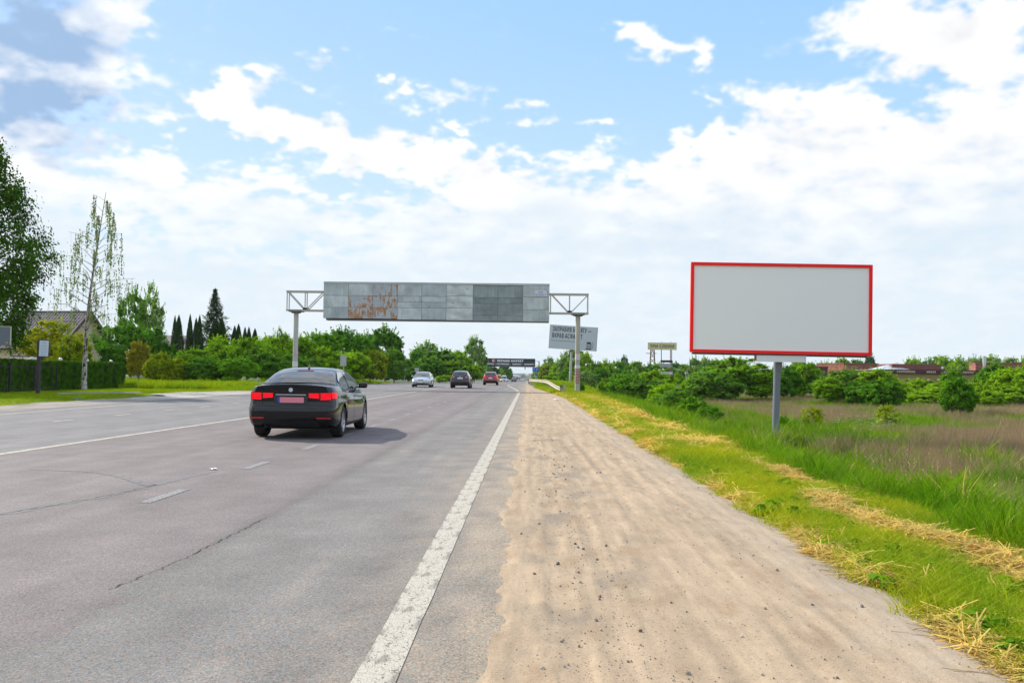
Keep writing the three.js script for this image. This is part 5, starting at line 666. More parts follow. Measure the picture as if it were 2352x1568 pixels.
/* red-framed blank billboard on a single pole */
{
  const D = 30.2, c = at(1793, 710, D), base = at(1783, 1030, D), by = height(base.x, -D), g = thing('billboard', 'blank light grey billboard with a bright red frame on a pole', 'billboard', [base.x, by, -D]);
  const lean = 0.006, W = 5.86, H = 2.96, red = mat([1, 0.0, 0.0], 0.6), face = mat([0.90, 0.885, 0.865], 0.7), holder = new THREE.Group(); holder.name = 'board'; holder.position.set(c.x - base.x - 0.05, c.y - by, 0.12); holder.rotation.z = -0.010; holder.rotation.y = -0.03; g.add(holder);
  part(holder, 'panel', box(W - 0.16, H - 0.16, 0.05, 0, 0, 0.10), face, 'blank grey face'); part(holder, 'backing', box(W - 0.05, H - 0.05, 0.22, 0, 0, -0.05), steelDark);
  const f = 0.10; part(holder, 'frame_rail', box(W, f, 0.10, 0, H / 2 - f / 2, 0.12), red); part(holder, 'frame_rail', box(W, f, 0.10, 0, -H / 2 + f / 2, 0.12), red); part(holder, 'frame_rail', box(f, H - 2 * f, 0.10, -W / 2 + f / 2, 0, 0.12), red); part(holder, 'frame_rail', box(f, H - 2 * f, 0.10, W / 2 - f / 2, 0, 0.12), red);
  part(holder, 'lower_beam', box(W - 0.2, 0.06, 0.2, 0, -H / 2 - 0.03, -0.05), steelDark);
  part(g, 'name_board', box(1.62, 0.21, 0.05, c.x - base.x - 0.03, c.y - by - H / 2 - 0.155, 0.20), mat([0.80, 0.80, 0.80], 0.6)); part(g, 'bracket', box(0.05, 0.2, 0.1, c.x - base.x - 0.86, c.y - by - H / 2 - 0.12, 0.18), mat([0.28, 0.10, 0.04], 0.8));
  part(g, 'pole', rod(V(0, -0.3, -0.15), V(c.x - base.x - 0.03, c.y - by - 0.5, -0.15), 0.118, 0.112, 20), mat([0.17, 0.19, 0.23], 0.55, 0.2)); part(g, 'pole_collar', rod(V(c.x - base.x - 0.03, c.y - by - H / 2 - 0.55, -0.15), V(c.x - base.x - 0.03, c.y - by - H / 2 - 0.05, -0.15), 0.13, 0.13, 20), mat([0.20, 0.20, 0.23], 0.6, 0.2));
}
/* leaning billboard with its fuel slogan */
{
  const D = 116, c = at(1316, 776, D), base = at(1309, 868, D), by = height(base.x, -D), g = thing('billboard', 'leaning pale billboard with dark slogan and fuel pump drawing', 'billboard', [base.x, by, -D]), W = 6.02, H = 3.02;
  const tex = canvasTex(1200, 600, (k, w, h) => {
    k.fillStyle = '#c9d0d6'; k.fillRect(0, 0, w, h); k.fillStyle = '#2c2c34'; k.textBaseline = 'alphabetic'; const t = (s, x, y, size, sx) => { k.save(); k.translate(x, y); k.scale(sx, 1); k.font = `bold ${size}px sans-serif`; k.fillText(s, 0, 0); k.restore(); };
    const fit = (s, x, y, size, wd) => { k.font = `bold ${size}px sans-serif`; t(s, x, y, size, wd / k.measureText(s).width); }; fit('ЗАПРАВИВ БОДЯГУ —', 70, 158, 165, 985); fit('ВКРАВ АСФАЛЬТ', 66, 322, 165, 770); for (let q = 0, x = 60; x < 690; q++) { const w2 = 10 + 9 * hash(q, 3, 7); k.fillRect(x, 382, w2 * 0.35, 22); k.fillRect(x + w2 * 0.5, 386, w2 * 0.3, 16); x += w2 + (q % 5 === 4 ? 12 : 4); }
    k.fillRect(956, 380, 100, 170); k.fillStyle = '#b9c3cc'; k.fillRect(968, 432, 76, 108); k.fillStyle = '#4a4a52'; k.fillRect(930, 545, 150, 26); k.font = 'bold 70px sans-serif'; k.save(); k.translate(972, 520); k.scale(0.8, 1.2); k.fillText('92', 0, 0); k.restore(); k.strokeStyle = '#4a4a52'; k.lineWidth = 11; k.beginPath(); k.moveTo(1058, 420); k.lineTo(1072, 420); k.lineTo(1072, 500); k.bezierCurveTo(1072, 540, 1112, 540, 1112, 500); k.lineTo(1116, 440); k.lineTo(1092, 385); k.stroke();
  });
  const hold = new THREE.Group(); hold.name = 'board'; hold.position.set(c.x - base.x, c.y - by, 0.2); hold.rotation.z = -0.058; hold.rotation.y = -0.05; g.add(hold);
  part(hold, 'panel', box(W, H, 0.03, 0, 0, 0.1), mat([0.9, 0.9, 0.9], 0.7, 0, { map: tex }), 'poster with dark lettering'); part(hold, 'backing', box(W - 0.02, H - 0.02, 0.25, 0, 0, -0.05), mat([0.35, 0.37, 0.38], 0.7)); part(hold, 'edge_trim', box(0.06, H, 0.32, W / 2 + 0.03, 0, -0.02), mat([0.32, 0.35, 0.38], 0.6));
  part(g, 'pole', rod(V(0, -0.4, 0), V(c.x - base.x - 0.12, c.y - by - 0.3, 0), 0.16, 0.15, 16), mat([0.44, 0.44, 0.43], 0.8)); part(g, 'pole_bracket', box(0.5, 0.2, 0.3, c.x - base.x - 0.2, c.y - by - H / 2 - 0.12, 0.05), steelDark);
}
/* black advertising board across the road */
{
  const D = 326, tl = at(1113.5, 825, D), tr = at(1229.5, 825, D), gy = grade(D), yb = gy + 5.4, W = tr.x - tl.x, cx = (tl.x + tr.x) / 2, H = 3.0, g = thing('gantry', 'black overhead advertising board with white lettering across the road', 'gantry', [cx, gy, -D]);
  const tex = canvasTex(1536, 256, (k, w, h) => {
    k.fillStyle = '#26282c'; k.fillRect(0, 0, w, h); k.fillStyle = '#ffffff'; k.font = 'bold 88px sans-serif'; k.textBaseline = 'middle'; k.save(); k.translate(372, 74); k.scale(1.12, 1); k.fillText('КЕРАМА МАРКЕТ', 0, 0); k.restore(); k.save(); k.font = 'bold 60px sans-serif'; const t = (s, x, wd) => { const m = k.measureText(s).width; k.save(); k.translate(x, 172); k.scale(wd / m, 1); k.fillText(s, 0, 0); k.restore(); }; t('ПЛИТКА', 36, 245); t('САНТЕХНІКА', 360, 390); t('ЛАМІНАТ', 836, 285); t('ШПАЛЕРИ', 1202, 305); k.fillRect(316, 150, 5, 46); k.fillRect(790, 150, 5, 46); k.fillRect(1158, 150, 5, 46); k.restore(); k.fillStyle = '#8a8c90'; k.fillRect(390, 230, 730, 9);
    k.fillStyle = '#cfd0d2'; k.beginPath(); k.moveTo(228, 26); k.lineTo(252, 26); k.lineTo(252, 64); k.lineTo(290, 26); k.lineTo(300, 26); k.lineTo(300, 50); k.lineTo(268, 76); k.lineTo(300, 112); k.lineTo(270, 112); k.lineTo(252, 90); k.lineTo(252, 112); k.lineTo(228, 112); k.fill(); k.fillStyle = '#c3202c'; k.beginPath(); k.moveTo(300, 26); k.lineTo(338, 26); k.lineTo(338, 112); k.lineTo(304, 112); k.lineTo(276, 76); k.fill();
  });
  part(g, 'panel', box(W, H, 0.1, 0, 5.4 + H / 2, 0.45), mat([1, 1, 1], 0.6, 0, { map: tex }), 'black sign face with white words'); part(g, 'backing', box(W - 0.1, H - 0.1, 0.5, 0, 5.4 + H / 2, 0.1), mat([0.03, 0.03, 0.035], 0.7));
  for (const y of [6.0, 7.5]) part(g, 'chord', box(W + 3.4, 0.14, 0.14, 0, y, -0.3), steelDark); for (const x of [-W / 2 - 1.3, W / 2 + 1.3]) part(g, 'column', rod(V(x, -0.3, -0.3), V(x, 7.6, -0.3), 0.2, 0.2, 14), steelGrey); for (let k = 0; k <= 8; k++) part(g, 'upright', bar(V(-W / 2 - 1.6 + k * (W + 3.2) / 8, 6, -0.3), V(-W / 2 - 1.6 + k * (W + 3.2) / 8, 7.5, -0.3), 0.08), steelDark);
}
/* yellow shop sign on posts */
{
  const D = 180, c = at(1521, 795, D), gy = height(c.x, -D), g = thing('sign_tower', 'cream sign board with brown lettering raised on three posts', 'sign', [c.x, gy, -D]), W = 5.65, H = 1.42, y = c.y - gy;
  const tex = canvasTex(1024, 256, (k, w, h) => { k.fillStyle = '#d8cf9c'; k.fillRect(0, 0, w, h); k.fillStyle = '#43261d'; k.font = 'bold 156px sans-serif'; k.textBaseline = 'middle'; k.textAlign = 'center'; k.save(); k.translate(w / 2, h / 2 + 4); k.scale(0.96, 1); k.fillText('ТРИ СЛОНИ', 0, 0); k.restore(); });
  part(g, 'panel', box(W, H, 0.12, 0, y, 0.2), mat([0.95, 0.95, 0.95], 0.6, 0, { map: tex }), 'cream face with brown words'); part(g, 'backing', box(W - 0.1, H - 0.1, 0.3, 0, y, 0), steelDark); const brown = mat([0.20, 0.10, 0.085], 0.8); for (const x of [-0.12, 1.66, 1.9]) part(g, 'post', box(0.14, y - H / 2 + 0.4, 0.14, x, (y - H / 2) / 2, -0.05), brown);
  part(g, 'dark_board', box(2.35, 0.46, 0.12, 0.9, y - 2.95, 0.1), mat([0.035, 0.032, 0.035], 0.7)); part(g, 'grey_board', box(2.2, 0.7, 0.08, 0.72, y - 3.75, 0.1), mat([0.34, 0.36, 0.33], 0.7)); part(g, 'white_board', box(2.4, 0.48, 0.1, 0.85, y - 5.25, 0.25), mat([0.8, 0.8, 0.8], 0.6, 0, { map: canvasTex(512, 110, (k, w, h) => { k.fillStyle = '#e9e8e4'; k.fillRect(0, 0, w, h); k.strokeStyle = '#c0282c'; k.lineWidth = 14; k.beginPath(); k.moveTo(30, 80); k.bezierCurveTo(50, 20, 90, 20, 100, 70); for (let q = 0; q < 6; q++) k.bezierCurveTo(120 + q * 46, 95, 125 + q * 46, 30, 146 + q * 46, 72); k.stroke(); }) }));
  for (const x of [-0.1, 1.75]) part(g, 'lamp', rod(V(x, y + H / 2, 0.1), V(x, y + H / 2 + 0.25, 0.3), 0.04), steelDark);
}
/* lattice mast behind it */
{
  const D = 300, c = at(1499, 803, D), gy = height(c.x, -D), h = c.y - gy + 2, g = thing('lattice_mast', 'thin rusty lattice power mast beside the cream sign', 'mast', [c.x, gy, -D]), m = mat([0.14, 0.08, 0.06], 0.8), w = 1.9, tp = 0.45;
  for (const [a, b] of [[-1, -1], [1, -1], [1, 1], [-1, 1]]) part(g, 'leg', bar(V(a * w / 2 * 1.2, -0.2, b * w / 2), V(a * tp, h, b * tp), 0.2), m); for (let k = 0; k < 9; k++) { const t0 = k / 9, t1 = (k + 1) / 9, x0 = lerp(w / 2 * 1.2, tp, t0), x1 = lerp(w / 2 * 1.2, tp, t1); for (const z of [1, -1]) { part(g, 'brace', bar(V(-x0, h * t0, z * x0 * 0.8), V(x1, h * t1, z * x1 * 0.8), 0.1), m); part(g, 'brace', bar(V(x0, h * t0, z * x0 * 0.8), V(-x1, h * t1, z * x1 * 0.8), 0.1), m); } } part(g, 'crossarm', box(3.4, 0.2, 0.2, -0.4, h * 0.78, 0), m);
}
/* blue lane sign and its post, traffic signal, lamp posts */
{
  const D = 230, c = at(1230, 848.5, D), gy = height(c.x, -D), y = c.y - gy, g = thing('road_sign', 'blue lane sign with white arrows beside the turning', 'road sign', [c.x, gy, -D]);
  part(g, 'panel', box(1.55, 1.1, 0.05, 0, y, 0.08), mat([0.8, 0.8, 0.85], 0.5, 0, { map: canvasTex(310, 220, (k, w, h) => { k.fillStyle = '#1c62c8'; k.fillRect(0, 0, w, h); k.strokeStyle = k.fillStyle = '#eef2f8'; k.lineWidth = 16; k.beginPath(); k.moveTo(84, 200); k.lineTo(84, 52); k.stroke(); k.beginPath(); k.moveTo(84, 14); k.lineTo(112, 62); k.lineTo(56, 62); k.fill(); k.beginPath(); k.moveTo(196, 200); k.lineTo(196, 106); k.bezierCurveTo(196, 70, 220, 62, 252, 62); k.stroke(); k.beginPath(); k.moveTo(292, 62); k.lineTo(246, 34); k.lineTo(246, 90); k.fill(); }) }), 'blue face with two white arrows'); part(g, 'post', rod(V(0.1, -0.3, 0), V(0.1, y + 0.5, 0), 0.06, 0.06), steelGrey); part(g, 'roundel', new THREE.CylinderGeometry(0.34, 0.34, 0.04, 24).rotateX(Math.PI / 2).translate(0.12, y - 1.15, 0.08), mat([0.05, 0.16, 0.45], 0.5)); part(g, 'lower_plate', box(0.6, 0.35, 0.04, 0.12, y - 1.85, 0.08), mat([0.35, 0.40, 0.5], 0.5));
  const d2 = 334, q = at(1206, 846, d2), y2 = height(2.6, -d2), t = thing('traffic_signal', 'traffic signal showing green under the black board', 'traffic light', [2.9, y2, -d2]); const hx = q.x - 2.9, hy = q.y - y2;
  part(t, 'post', rod(V(0, -0.3, 0), V(0, hy + 0.6, 0), 0.1, 0.09), steelGrey); part(t, 'arm', rod(V(0, hy + 0.2, 0), V(hx, hy + 0.35, 0), 0.05, 0.04), steelGrey); part(t, 'housing', rbox(0.34, 0.95, 0.24, 0.04, hx, hy, 0.05), darkTrim); part(t, 'signal_light', new THREE.CylinderGeometry(0.14, 0.14, 0.04, 18).rotateX(Math.PI / 2).translate(hx, hy - 0.3, 0.19), mat([0.02, 0.4, 0.15], 0.4, 0, { emissive: lin(0.02, 0.8, 0.25) })); for (const k of [0, 0.3]) part(t, 'dark_lens', new THREE.CylinderGeometry(0.13, 0.13, 0.03, 18).rotateX(Math.PI / 2).translate(hx, hy + k, 0.18), under);
}
function lampPost(px, d, h, label) { const p = at(px, 858, d), gy = height(p.x, -d), g = thing('lamp_post', label, 'lamp post', [p.x, gy, -d]); part(g, 'post', rod(V(0, -0.3, 0), V(0, h, 0), 0.11, 0.06, 10), concrete); part(g, 'arm', rod(V(0, h - 0.05, 0), V(-1.2, h + 0.25, 0), 0.035, 0.03), steelGrey); part(g, 'lamp_head', rbox(0.6, 0.12, 0.22, 0.04, -1.4, h + 0.27, 0), mat([0.5, 0.5, 0.5], 0.5)); }
lampPost(1576, 150, 3.6, 'thin grey post among the trees beside the cream sign'); lampPost(1117, 300, 4.4, 'pale lamp post under the black board beside the willow'); lampPost(1105, 290, 4.2, 'pale lamp post with arm nearer the willow trunk');
function backSign(px, py, d, w, h, label, sticker) { const c = at(px, py, d), gy = height(c.x, -d), g = thing('road_sign', label, 'road sign', [c.x, gy, -d], 0.12), y = c.y - gy; part(g, 'plate', box(w, h, 0.03, 0, y, 0), mat([0.42, 0.43, 0.44], 0.55, 0.3)); part(g, 'flange', merge([box(w + 0.02, 0.03, 0.05, 0, y + h / 2, 0.01), box(w + 0.02, 0.03, 0.05, 0, y - h / 2, 0.01)]), steelGrey); part(g, 'post', rod(V(w * 0.1, -0.3, -0.06), V(w * 0.1, y + h * 0.3, -0.06), 0.035, 0.035), steelGrey); if (sticker) part(g, 'sticker', box(0.1, 0.09, 0.004, w * 0.36, y - h * 0.36, 0.02), mat([0.62, 0.28, 0.02], 0.6)); return g; }
backSign(788, 828, 88, 0.58, 1.0, 'back of a grey road sign with an orange sticker before the thicket', true); backSign(928, 846, 135, 0.65, 0.65, 'back of a small square sign in tree shade', false); backSign(957, 849, 150, 0.7, 0.7, 'back of a grey sign half hidden behind the silver car', false);
{ const c = at(4, 771, 39), gy = height(c.x, -39), g = thing('road_sign', 'grey sign back with orange sticker in front of the huge tree', 'road sign', [c.x, gy, -39], 0.06), y = c.y - gy; part(g, 'plate', box(0.72, 0.80, 0.03, 0, y, 0), mat([0.13, 0.15, 0.19], 0.55, 0.2)); part(g, 'flange', merge([box(0.74, 0.03, 0.06, 0, y + 0.4, 0), box(0.03, 0.8, 0.06, 0.36, y, 0)]), steelGrey); part(g, 'sticker', new THREE.CylinderGeometry(0.045, 0.045, 0.006, 14).rotateX(Math.PI / 2).translate(0.21, y - 0.29, 0.02), mat([0.6, 0.25, 0.01], 0.6)); part(g, 'post', rod(V(-0.22, -0.3, -0.06), V(-0.22, y + 0.3, -0.06), 0.04, 0.04), steelGrey); }
{ const g = thing('marker_post', 'low white marker post before the dark thicket', 'post', [at(861, 866, 122).x, height(-20, -122), -122]); part(g, 'post', box(0.12, 1.0, 0.08, 0, 0.5, 0), mat([0.7, 0.7, 0.7], 0.6)); part(g, 'band', box(0.125, 0.18, 0.085, 0, 0.8, 0), darkTrim); }
/* notice on a dark post by the fence */
{
  const D = 46, p = at(86, 858, D), gy = height(p.x, -D), g = thing('notice_sign', 'white notice panel with faint text lines on a dark post', 'sign', [p.x, gy, -D]), c = at(100, 800, D), y = c.y - gy, x = c.x - p.x, dk = mat([0.035, 0.025, 0.028], 0.6);
  part(g, 'post', box(0.16, y + 0.44, 0.12, 0, (y + 0.44) / 2 - 0.1, -0.05), dk); const ins = new THREE.Group(); ins.name = 'board'; ins.position.set(x, y, 0.02); ins.rotation.z = -0.03; g.add(ins); part(ins, 'frame', box(0.56, 0.90, 0.06, -0.02, 0, -0.02), dk); part(ins, 'panel', box(0.47, 0.80, 0.02, 0.02, 0, 0.03), mat([0.75, 0.78, 0.82], 0.6, 0, { map: canvasTex(256, 440, (k, w, h) => { k.fillStyle = '#dfe6ee'; k.fillRect(0, 0, w, h); k.fillStyle = '#b3c0d0'; for (const [yy, l] of [[40, 140], [70, 120], [130, 180], [165, 160], [215, 190], [262, 170], [310, 180], [356, 120], [400, 160]]) k.fillRect((w - l) / 2, yy, l, 16); }) }), 'pale printed panel');
}
/* iron fence with pickets, globe lamps behind the hedge, kerb, shed */
{
  const g = thing('fence', 'dark iron picket fence standing before the hedge', 'fence'), dk = mat([0.03, 0.027, 0.03], 0.55, 0.3), dir = hedgeB.clone().sub(hedgeA).setY(0).normalize(), nrm = V(-dir.z, 0, dir.x), a0 = hedgeA.clone().addScaledVector(dir, -4).addScaledVector(nrm, nrm.x > 0 ? 0.95 : -0.95), len = 10.56, P = (t, y) => { const q = a0.clone().addScaledVector(dir, t); q.y = height(q.x, q.z) + y; return q; };
  for (let t = 0; t <= len + 0.01; t += 2.64) part(g, 'fence_post', bar(P(t, -0.1), P(t, 1.52), 0.08), dk); for (const y of [0.18, 1.42]) for (let t = 0; t < len - 0.1; t += 2.64) part(g, 'rail', bar(P(t, y), P(Math.min(len, t + 2.64), y), 0.045), dk); for (let t = 0.15; t < len; t += 0.3) part(g, 'picket', bar(P(t, 0.12), P(t, 1.48), 0.010), dk);
}
for (const [px, py] of [[72.5, 824.6], [138, 825.8], [199, 828], [254, 830]]) { const D = 54 + (px - 72) * 0.09, c = at(px, py, D), gy = height(c.x, -D), g = thing('globe_lamp', 'white globe garden lamp peeping over the hedge', 'lamp', [c.x, gy, -D], 0, 'globe lamps along the hedge'), y = c.y - gy; part(g, 'globe', new THREE.SphereGeometry(0.125, 20, 14).translate(0, y, 0), phys([0.85, 0.84, 0.8], 0.25)); part(g, 'neck', new THREE.CylinderGeometry(0.05, 0.06, 0.12, 10).translate(0, y - 0.17, 0), darkTrim); part(g, 'post', rod(V(0, -0.2, 0), V(0, y - 0.2, 0), 0.04, 0.04), darkTrim); }
{
  const g = struct('kerb', box(0.01, 0.01, 0.01, -22.5, -0.3, -47.8), concrete, 'grey concrete kerb round the end of the lawn'), m = mat([0.27, 0.25, 0.225], 0.95, 0, { map: paleTex }), pts = [[-23.9, 46.0], [-23.3, 46.8], [-22.5, 47.8], [-21.8, 48.8], [-21.3, 49.9]];
  for (let k = 0; k < pts.length - 1; k++) { const [x0, d0] = pts[k], [x1, d1] = pts[k + 1], a = V(x0, grade(d0) - 0.03, -d0), b = V(x1, grade(d1) - 0.03, -d1); b.lerp(a, 0.015); part(g, 'kerb_stone', bar(a, b, 0.15, 0.26), m); }
}
{ // garden shed whose roof shows over the hedge
  const D = 66, c = at(58, 824, D), gy = height(c.x, -D), g = thing('shed', 'low wooden shed with brown sheet roof behind the hedge', 'shed', [c.x, gy, -D], 0.15), y = c.y - gy; part(g, 'wall', box(1.7, y - 0.25, 1.6, 0, (y - 0.25) / 2, 0), mat([0.16, 0.09, 0.06], 0.9)); part(g, 'roof', merge([box(2.1, 0.05, 1.15, 0, y - 0.03, 0.45, 0, 0, 0.42), box(2.1, 0.05, 1.15, 0, y - 0.03, -0.45, 0, 0, -0.42)]), mat([0.17, 0.14, 0.13], 0.8)); part(g, 'ridge', box(2.14, 0.06, 0.14, 0, y + 0.2, 0), mat([0.10, 0.07, 0.06], 0.8));
}
/* the house with its tiled roof */
{
  const D = 92, gR = at(190, 745, D), x1 = gR.x - 0.2, gy = height(x1, -D), W = 8.6, dep = 8.4, eave = 3.7, ridge = 7.3, g = thing('house', 'cream house with grey tiled gable roof behind the golden bush', 'house', [x1 - W / 2 - 1.0, gy, -D - dep / 2], -0.16), wallM = mat([0.60, 0.47, 0.33], 0.9), tileM = [[0.125, 0.105, 0.11], [0.155, 0.13, 0.135], [0.105, 0.09, 0.095], [0.18, 0.15, 0.15]].map((c) => mat(c, 0.75));
  const sh = new THREE.Shape(); sh.moveTo(-dep / 2, 0); sh.lineTo(dep / 2, 0); sh.lineTo(dep / 2, eave); sh.lineTo(0, ridge - 0.12); sh.lineTo(-dep / 2, eave); sh.closePath();
  part(g, 'wall', new THREE.ExtrudeGeometry(sh, { depth: W - 0.3, bevelEnabled: false }).rotateY(Math.PI / 2).translate(-W / 2 + 0.15, 0, 0), wallM);
  const run = Math.hypot(dep / 2 + 0.5, (ridge - eave) * (dep / 2 + 0.5) / (dep / 2)), ang = Math.atan2(ridge - eave, dep / 2), rf = part(g, 'roof', merge([1, -1].map((s) => box(W + 0.8, 0.06, run, 0, ridge - 0.05 - Math.sin(ang) * run / 2, s * Math.cos(ang) * run / 2, 0, 0, s * ang))), mat([0.06, 0.05, 0.05], 0.9));
  const cols = 27, rows = 11, tw = (W + 0.7) / cols, tl = run / rows, tg = gridGeo((u, v) => [(u - 0.5) * tw * 1.0, 0.035 * Math.cos((u - 0.5) * 2 * Math.PI) + 0.03 * (1 - v), (v - 0.5) * -tl * 1.12], 6, 2), q = rng(8);
  for (let r = 0; r < rows; r++) for (let c = 0; c < cols; c++) { const t = part(rf, 'tile', tg, tileM[Math.floor(q() * q() * 4)]), s = (r + 0.5) * tl; t.position.set(-(W + 0.7) / 2 + (c + 0.5) * tw, ridge + 0.03 - Math.sin(ang) * s, Math.cos(ang) * s); t.rotation.x = ang; }
  part(g, 'ridge_cap', rod(V(-W / 2 - 0.4, ridge + 0.03, 0), V(W / 2 + 0.4, ridge + 0.03, 0), 0.12, 0.12, 10), tileM[0]); for (const s of [1, -1]) part(g, 'barge_board', bar(V(W / 2 + 0.41, ridge, 0), V(W / 2 + 0.41, ridge - Math.sin(ang) * run, s * Math.cos(ang) * run), 0.05, 0.28), mat([0.06, 0.035, 0.03], 0.8));
  const win = part(g, 'window', box(0.06, 1.3, 1.0, W / 2 - 0.02, 3.3, 1.2), mat([0.8, 0.8, 0.8], 0.6), 'white framed gable window'); part(win, 'pane', box(0.03, 1.1, 0.8, W / 2 + 0.02, 3.3, 1.2), glassDark);
  const b = thing('house', 'pale roofed house glimpsed beyond the slim evergreens', 'house', [at(390, 800, 165).x, height(-60, -165), -165]); part(b, 'wall', box(9, 5.4, 8, 0, 2.7, 0), mat([0.5, 0.48, 0.44], 0.9)); const sh2 = new THREE.Shape(); sh2.moveTo(-4.6, 0); sh2.lineTo(4.6, 0); sh2.lineTo(0, 2.6); part(b, 'roof', new THREE.ExtrudeGeometry(sh2, { depth: 9.6, bevelEnabled: false }).rotateY(Math.PI / 2).translate(-4.8, 5.4, 0), mat([0.17, 0.15, 0.15], 0.8)); part(b, 'chimney', box(0.6, 1.2, 0.6, 1.6, 7.9, 0.6), mat([0.4, 0.2, 0.14], 0.9));
}
/* brick shops beyond the field */
{
  const brick = dtex(256, (u, v) => { const row = Math.floor(v * 32), m = (v * 32) % 1 < 0.16 || ((u * 12 + (row % 2) * 0.5) % 1) < 0.06, k = 0.85 + 0.3 * (hash(Math.floor(u * 12 + (row % 2) * 0.5) % 12, row, 3) - 0.5); return m ? [0.7, 0.66, 0.62] : [k, k * 0.97, k * 0.95]; }, true), bm = (c) => mat(c, 0.9, 0, { map: brick });
  const block = (name, label, x0, x1, top, D, c, dep, turn, extra) => { const a = at(x0, top, D), b = at(x1, top, D), gy = height((a.x + b.x) / 2, -D), h = (a.y + b.y) / 2 - gy, w = b.x - a.x, g = thing(name, label, 'building', [(a.x + b.x) / 2, gy, -D - dep / 2], turn); part(g, 'wall', box(w, h, dep, 0, h / 2, 0), bm(c)); part(g, 'parapet', box(w + 0.2, 0.25, dep + 0.2, 0, h + 0.1, 0), mat(c.map((q) => q * 0.55), 0.8)); extra?.(g, w, h, dep); return g; };
  const opening = (g, x, y, w, h, z) => { const p = part(g, 'window', box(w, h, 0.1, x, y, z), mat([0.05, 0.04, 0.04], 0.7)); part(p, 'pane', box(w - 0.2, h - 0.2, 0.04, x, y, z + 0.05), glassDark); };
  block('brick_building', 'dark brown brick block with white roof vent', 1864, 1902, 844, 178, [0.17, 0.085, 0.075], 7, 0, (g, w, h, dp) => { part(g, 'roof_vent', new THREE.CylinderGeometry(0.22, 0.22, 0.9, 12).translate(-0.9, h + 0.5, 0), mat([0.7, 0.7, 0.7], 0.5)); opening(g, 0, h - 2.2, 1.2, 1.2, dp / 2); });
  block('brick_building', 'tall red brick block half hidden behind bushes under the billboard', 1915, 2012, 836, 196, [0.42, 0.17, 0.12], 9, 0.35, (g, w, h, dp) => { part(g, 'side_bay', box(w * 0.36, h - 0.3, 0.4, -w * 0.31, (h - 0.3) / 2, dp / 2 + 0.2), bm([0.50, 0.24, 0.18])); opening(g, -w * 0.2, h - 2.4, 0.8, 1.5, dp / 2 + 0.4); opening(g, w * 0.2, h - 2.8, 1.6, 1.0, dp / 2); });
  block('brick_building', 'red brick block with a silver flue beyond the shops', 2262, 2358, 835, 200, [0.44, 0.18, 0.13], 9, -0.3, (g, w, h, dp) => { part(g, 'flue', new THREE.CylinderGeometry(0.35, 0.35, 4.4, 14).translate(-w * 0.32, h - 0.6, dp / 2 + 0.6), mat([0.6, 0.63, 0.66], 0.35, 0.6)); opening(g, w * 0.28, h - 2.4, 1.0, 1.3, dp / 2); });
  const D = 170, a = at(2018, 850, D), b = at(2246, 850, D), w = b.x - a.x, gy = height((a.x + b.x) / 2, -D), y0 = at(2130, 858.5, D).y - gy, y1 = at(2130, 849, D).y - gy, g = thing('shop_building', 'long low shop with lettered maroon fascia beyond the bushes', 'building', [(a.x + b.x) / 2, gy, -D - 6]);
  const tex = canvasTex(2048, 96, (k, W2, h2) => { k.fillStyle = '#4a2228'; k.fillRect(0, 0, W2, h2); k.fillStyle = '#d8cfa8'; k.font = 'bold 62px sans-serif'; k.textBaseline = 'middle'; for (const [s, x] of [['ПЛИТКА', -40], ['САНТЕХНІКА', 372], ['МЕБЛІ', 978], ['КУХНІ', 1330], ['СВІТЛО', 1715]]) k.fillText(s, x, h2 / 2 + 2); });
  part(g, 'wall', box(w, y0 + 0.3, 12, 0, (y0 + 0.3) / 2, 0), mat([0.30, 0.22, 0.07], 0.85)); part(g, 'fascia', box(w + 0.2, y1 - y0, 0.3, 0, (y0 + y1) / 2, 6.2), mat([1, 1, 1], 0.7, 0, { map: tex }), 'maroon band with cream words'); part(g, 'upper_storey', box(w * 0.5, 1.1, 7, -w * 0.08, y1 + 0.5, 1), bm([0.30, 0.12, 0.11])); part(g, 'skylight', new THREE.ConeGeometry(3.6, 0.95, 4).rotateY(Math.PI / 4).scale(1.2, 1, 1).translate(-w * 0.33, y1 + 0.45, 3), mat([0.62, 0.68, 0.74], 0.3, 0.3)); part(g, 'roof_slab', box(w, 0.2, 12, 0, y1 - 0.1, 0), mat([0.2, 0.15, 0.14], 0.9)); for (let k = 0; k < 6; k++) part(g, 'wall_lamp', box(0.4, 0.18, 0.2, -w * 0.4 + k * w * 0.1, y0 - 1.05, 6.15), mat([0.85, 0.85, 0.8], 0.4));
}
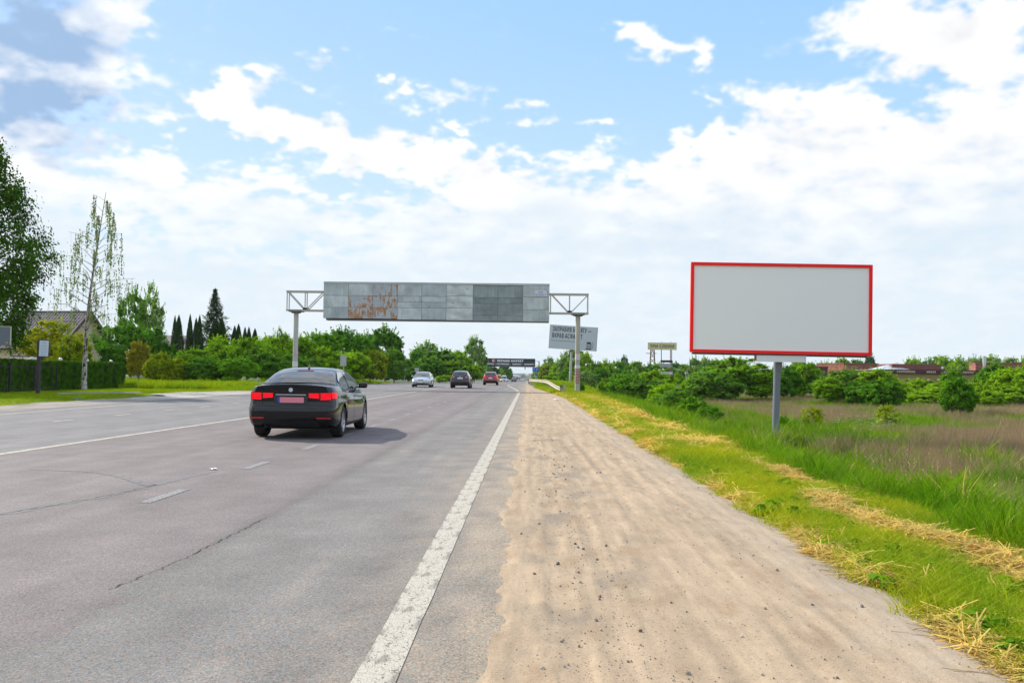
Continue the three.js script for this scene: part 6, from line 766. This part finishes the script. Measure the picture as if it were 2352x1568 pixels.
/* crash barrier that dips to the ground at its near end */
{
  const g = thing('guardrail', 'pale steel crash barrier dipping to the ground beside the shoulder', 'guardrail'), m = mat([0.42, 0.38, 0.29], 0.6, 0.1), pts = [[2.45, 68.6, 0.34], [2.28, 73, 0.42], [2.02, 80, 0.60], [1.78, 87, 0.72], [1.2, 98, 0.74], [0.62, 110, 0.74], [0.15, 124, 0.74]], curve = new THREE.CatmullRomCurve3(pts.map(([x, d, h]) => V(x, grade(d) + h, -d)));
  const prof = [[0.00, 0.155], [0.045, 0.13], [0.05, 0.09], [0.0, 0.03], [0.0, -0.03], [0.05, -0.09], [0.045, -0.13], [0.0, -0.155]], n = 120, P = curve.getPoints(n);
  const beam = (a, b) => gridGeo((u, v) => { const k = lerp(a, b, v) * n, i = Math.floor(Math.min(n - 1, k)), p = P[i].clone().lerp(P[i + 1], k - i), f = u * 7, j = Math.min(6, Math.floor(f)), o = lerp(prof[j][0], prof[j + 1][0], f - j), y = lerp(prof[j][1], prof[j + 1][1], f - j); return [p.x - 0.06 - o, p.y - 0.1 + y, p.z]; }, 21, 10);
  for (let k = 0; k < 13; k++) part(g, 'rail_section', beam(k / 13, (k + 0.995) / 13), m); for (let k = 0; k <= 26; k++) { const p = curve.getPoint(k / 26), gy = grade(-p.z) - 0.3; part(g, 'post', box(0.06, p.y - gy, 0.12, p.x + 0.06, (p.y + gy) / 2 - 0.03, p.z), steelGrey); part(g, 'spacer', box(0.1, 0.14, 0.1, p.x + 0.0, p.y - 0.1, p.z), steelGrey); }
  const e = P[0]; part(g, 'end_terminal', new THREE.CylinderGeometry(0.24, 0.26, 0.55, 16, 1, false, 0, Math.PI * 1.3).translate(e.x + 0.12, grade(68) + 0.26, e.z + 0.05), m, 'rounded fish-tail end'); const f = P[n]; part(g, 'reflector', box(0.2, 0.26, 0.03, f.x - 0.1, f.y - 0.1, f.z - 0.05), mat([0.5, 0.05, 0.03], 0.5));
}
/* bits of litter */
for (const [px, py, s, c, label] of [[490, 1075, 0.05, [0.75, 0.75, 0.75], 'scrap of white paper on the road by the dashed line'], [178, 917, 0.16, [0.05, 0.2, 0.6], 'blue scrap of plastic on the far gravel verge'], [1276, 917, 0.14, [0.75, 0.78, 0.8], 'white scrap of plastic by the barrier end']]) { const v = dirOf(px, py), t = (0.02 - EYE) / v.y, p = v.multiplyScalar(t).add(camera.position), m = new THREE.Mesh(gridGeo((u, w) => [(u - 0.5) * s * 2, 0.3 * s * N2(u * 3 + px, w * 3), (w - 0.5) * s * 1.4], 5, 5), mat(c, 0.7)); m.name = numbered('litter_scrap'); m.position.set(p.x, p.y + s * 0.12 - 0.015, p.z); m.castShadow = m.receiveShadow = true; scene.add(tag(m, label, 'litter')); }

renderer.render(scene, camera);
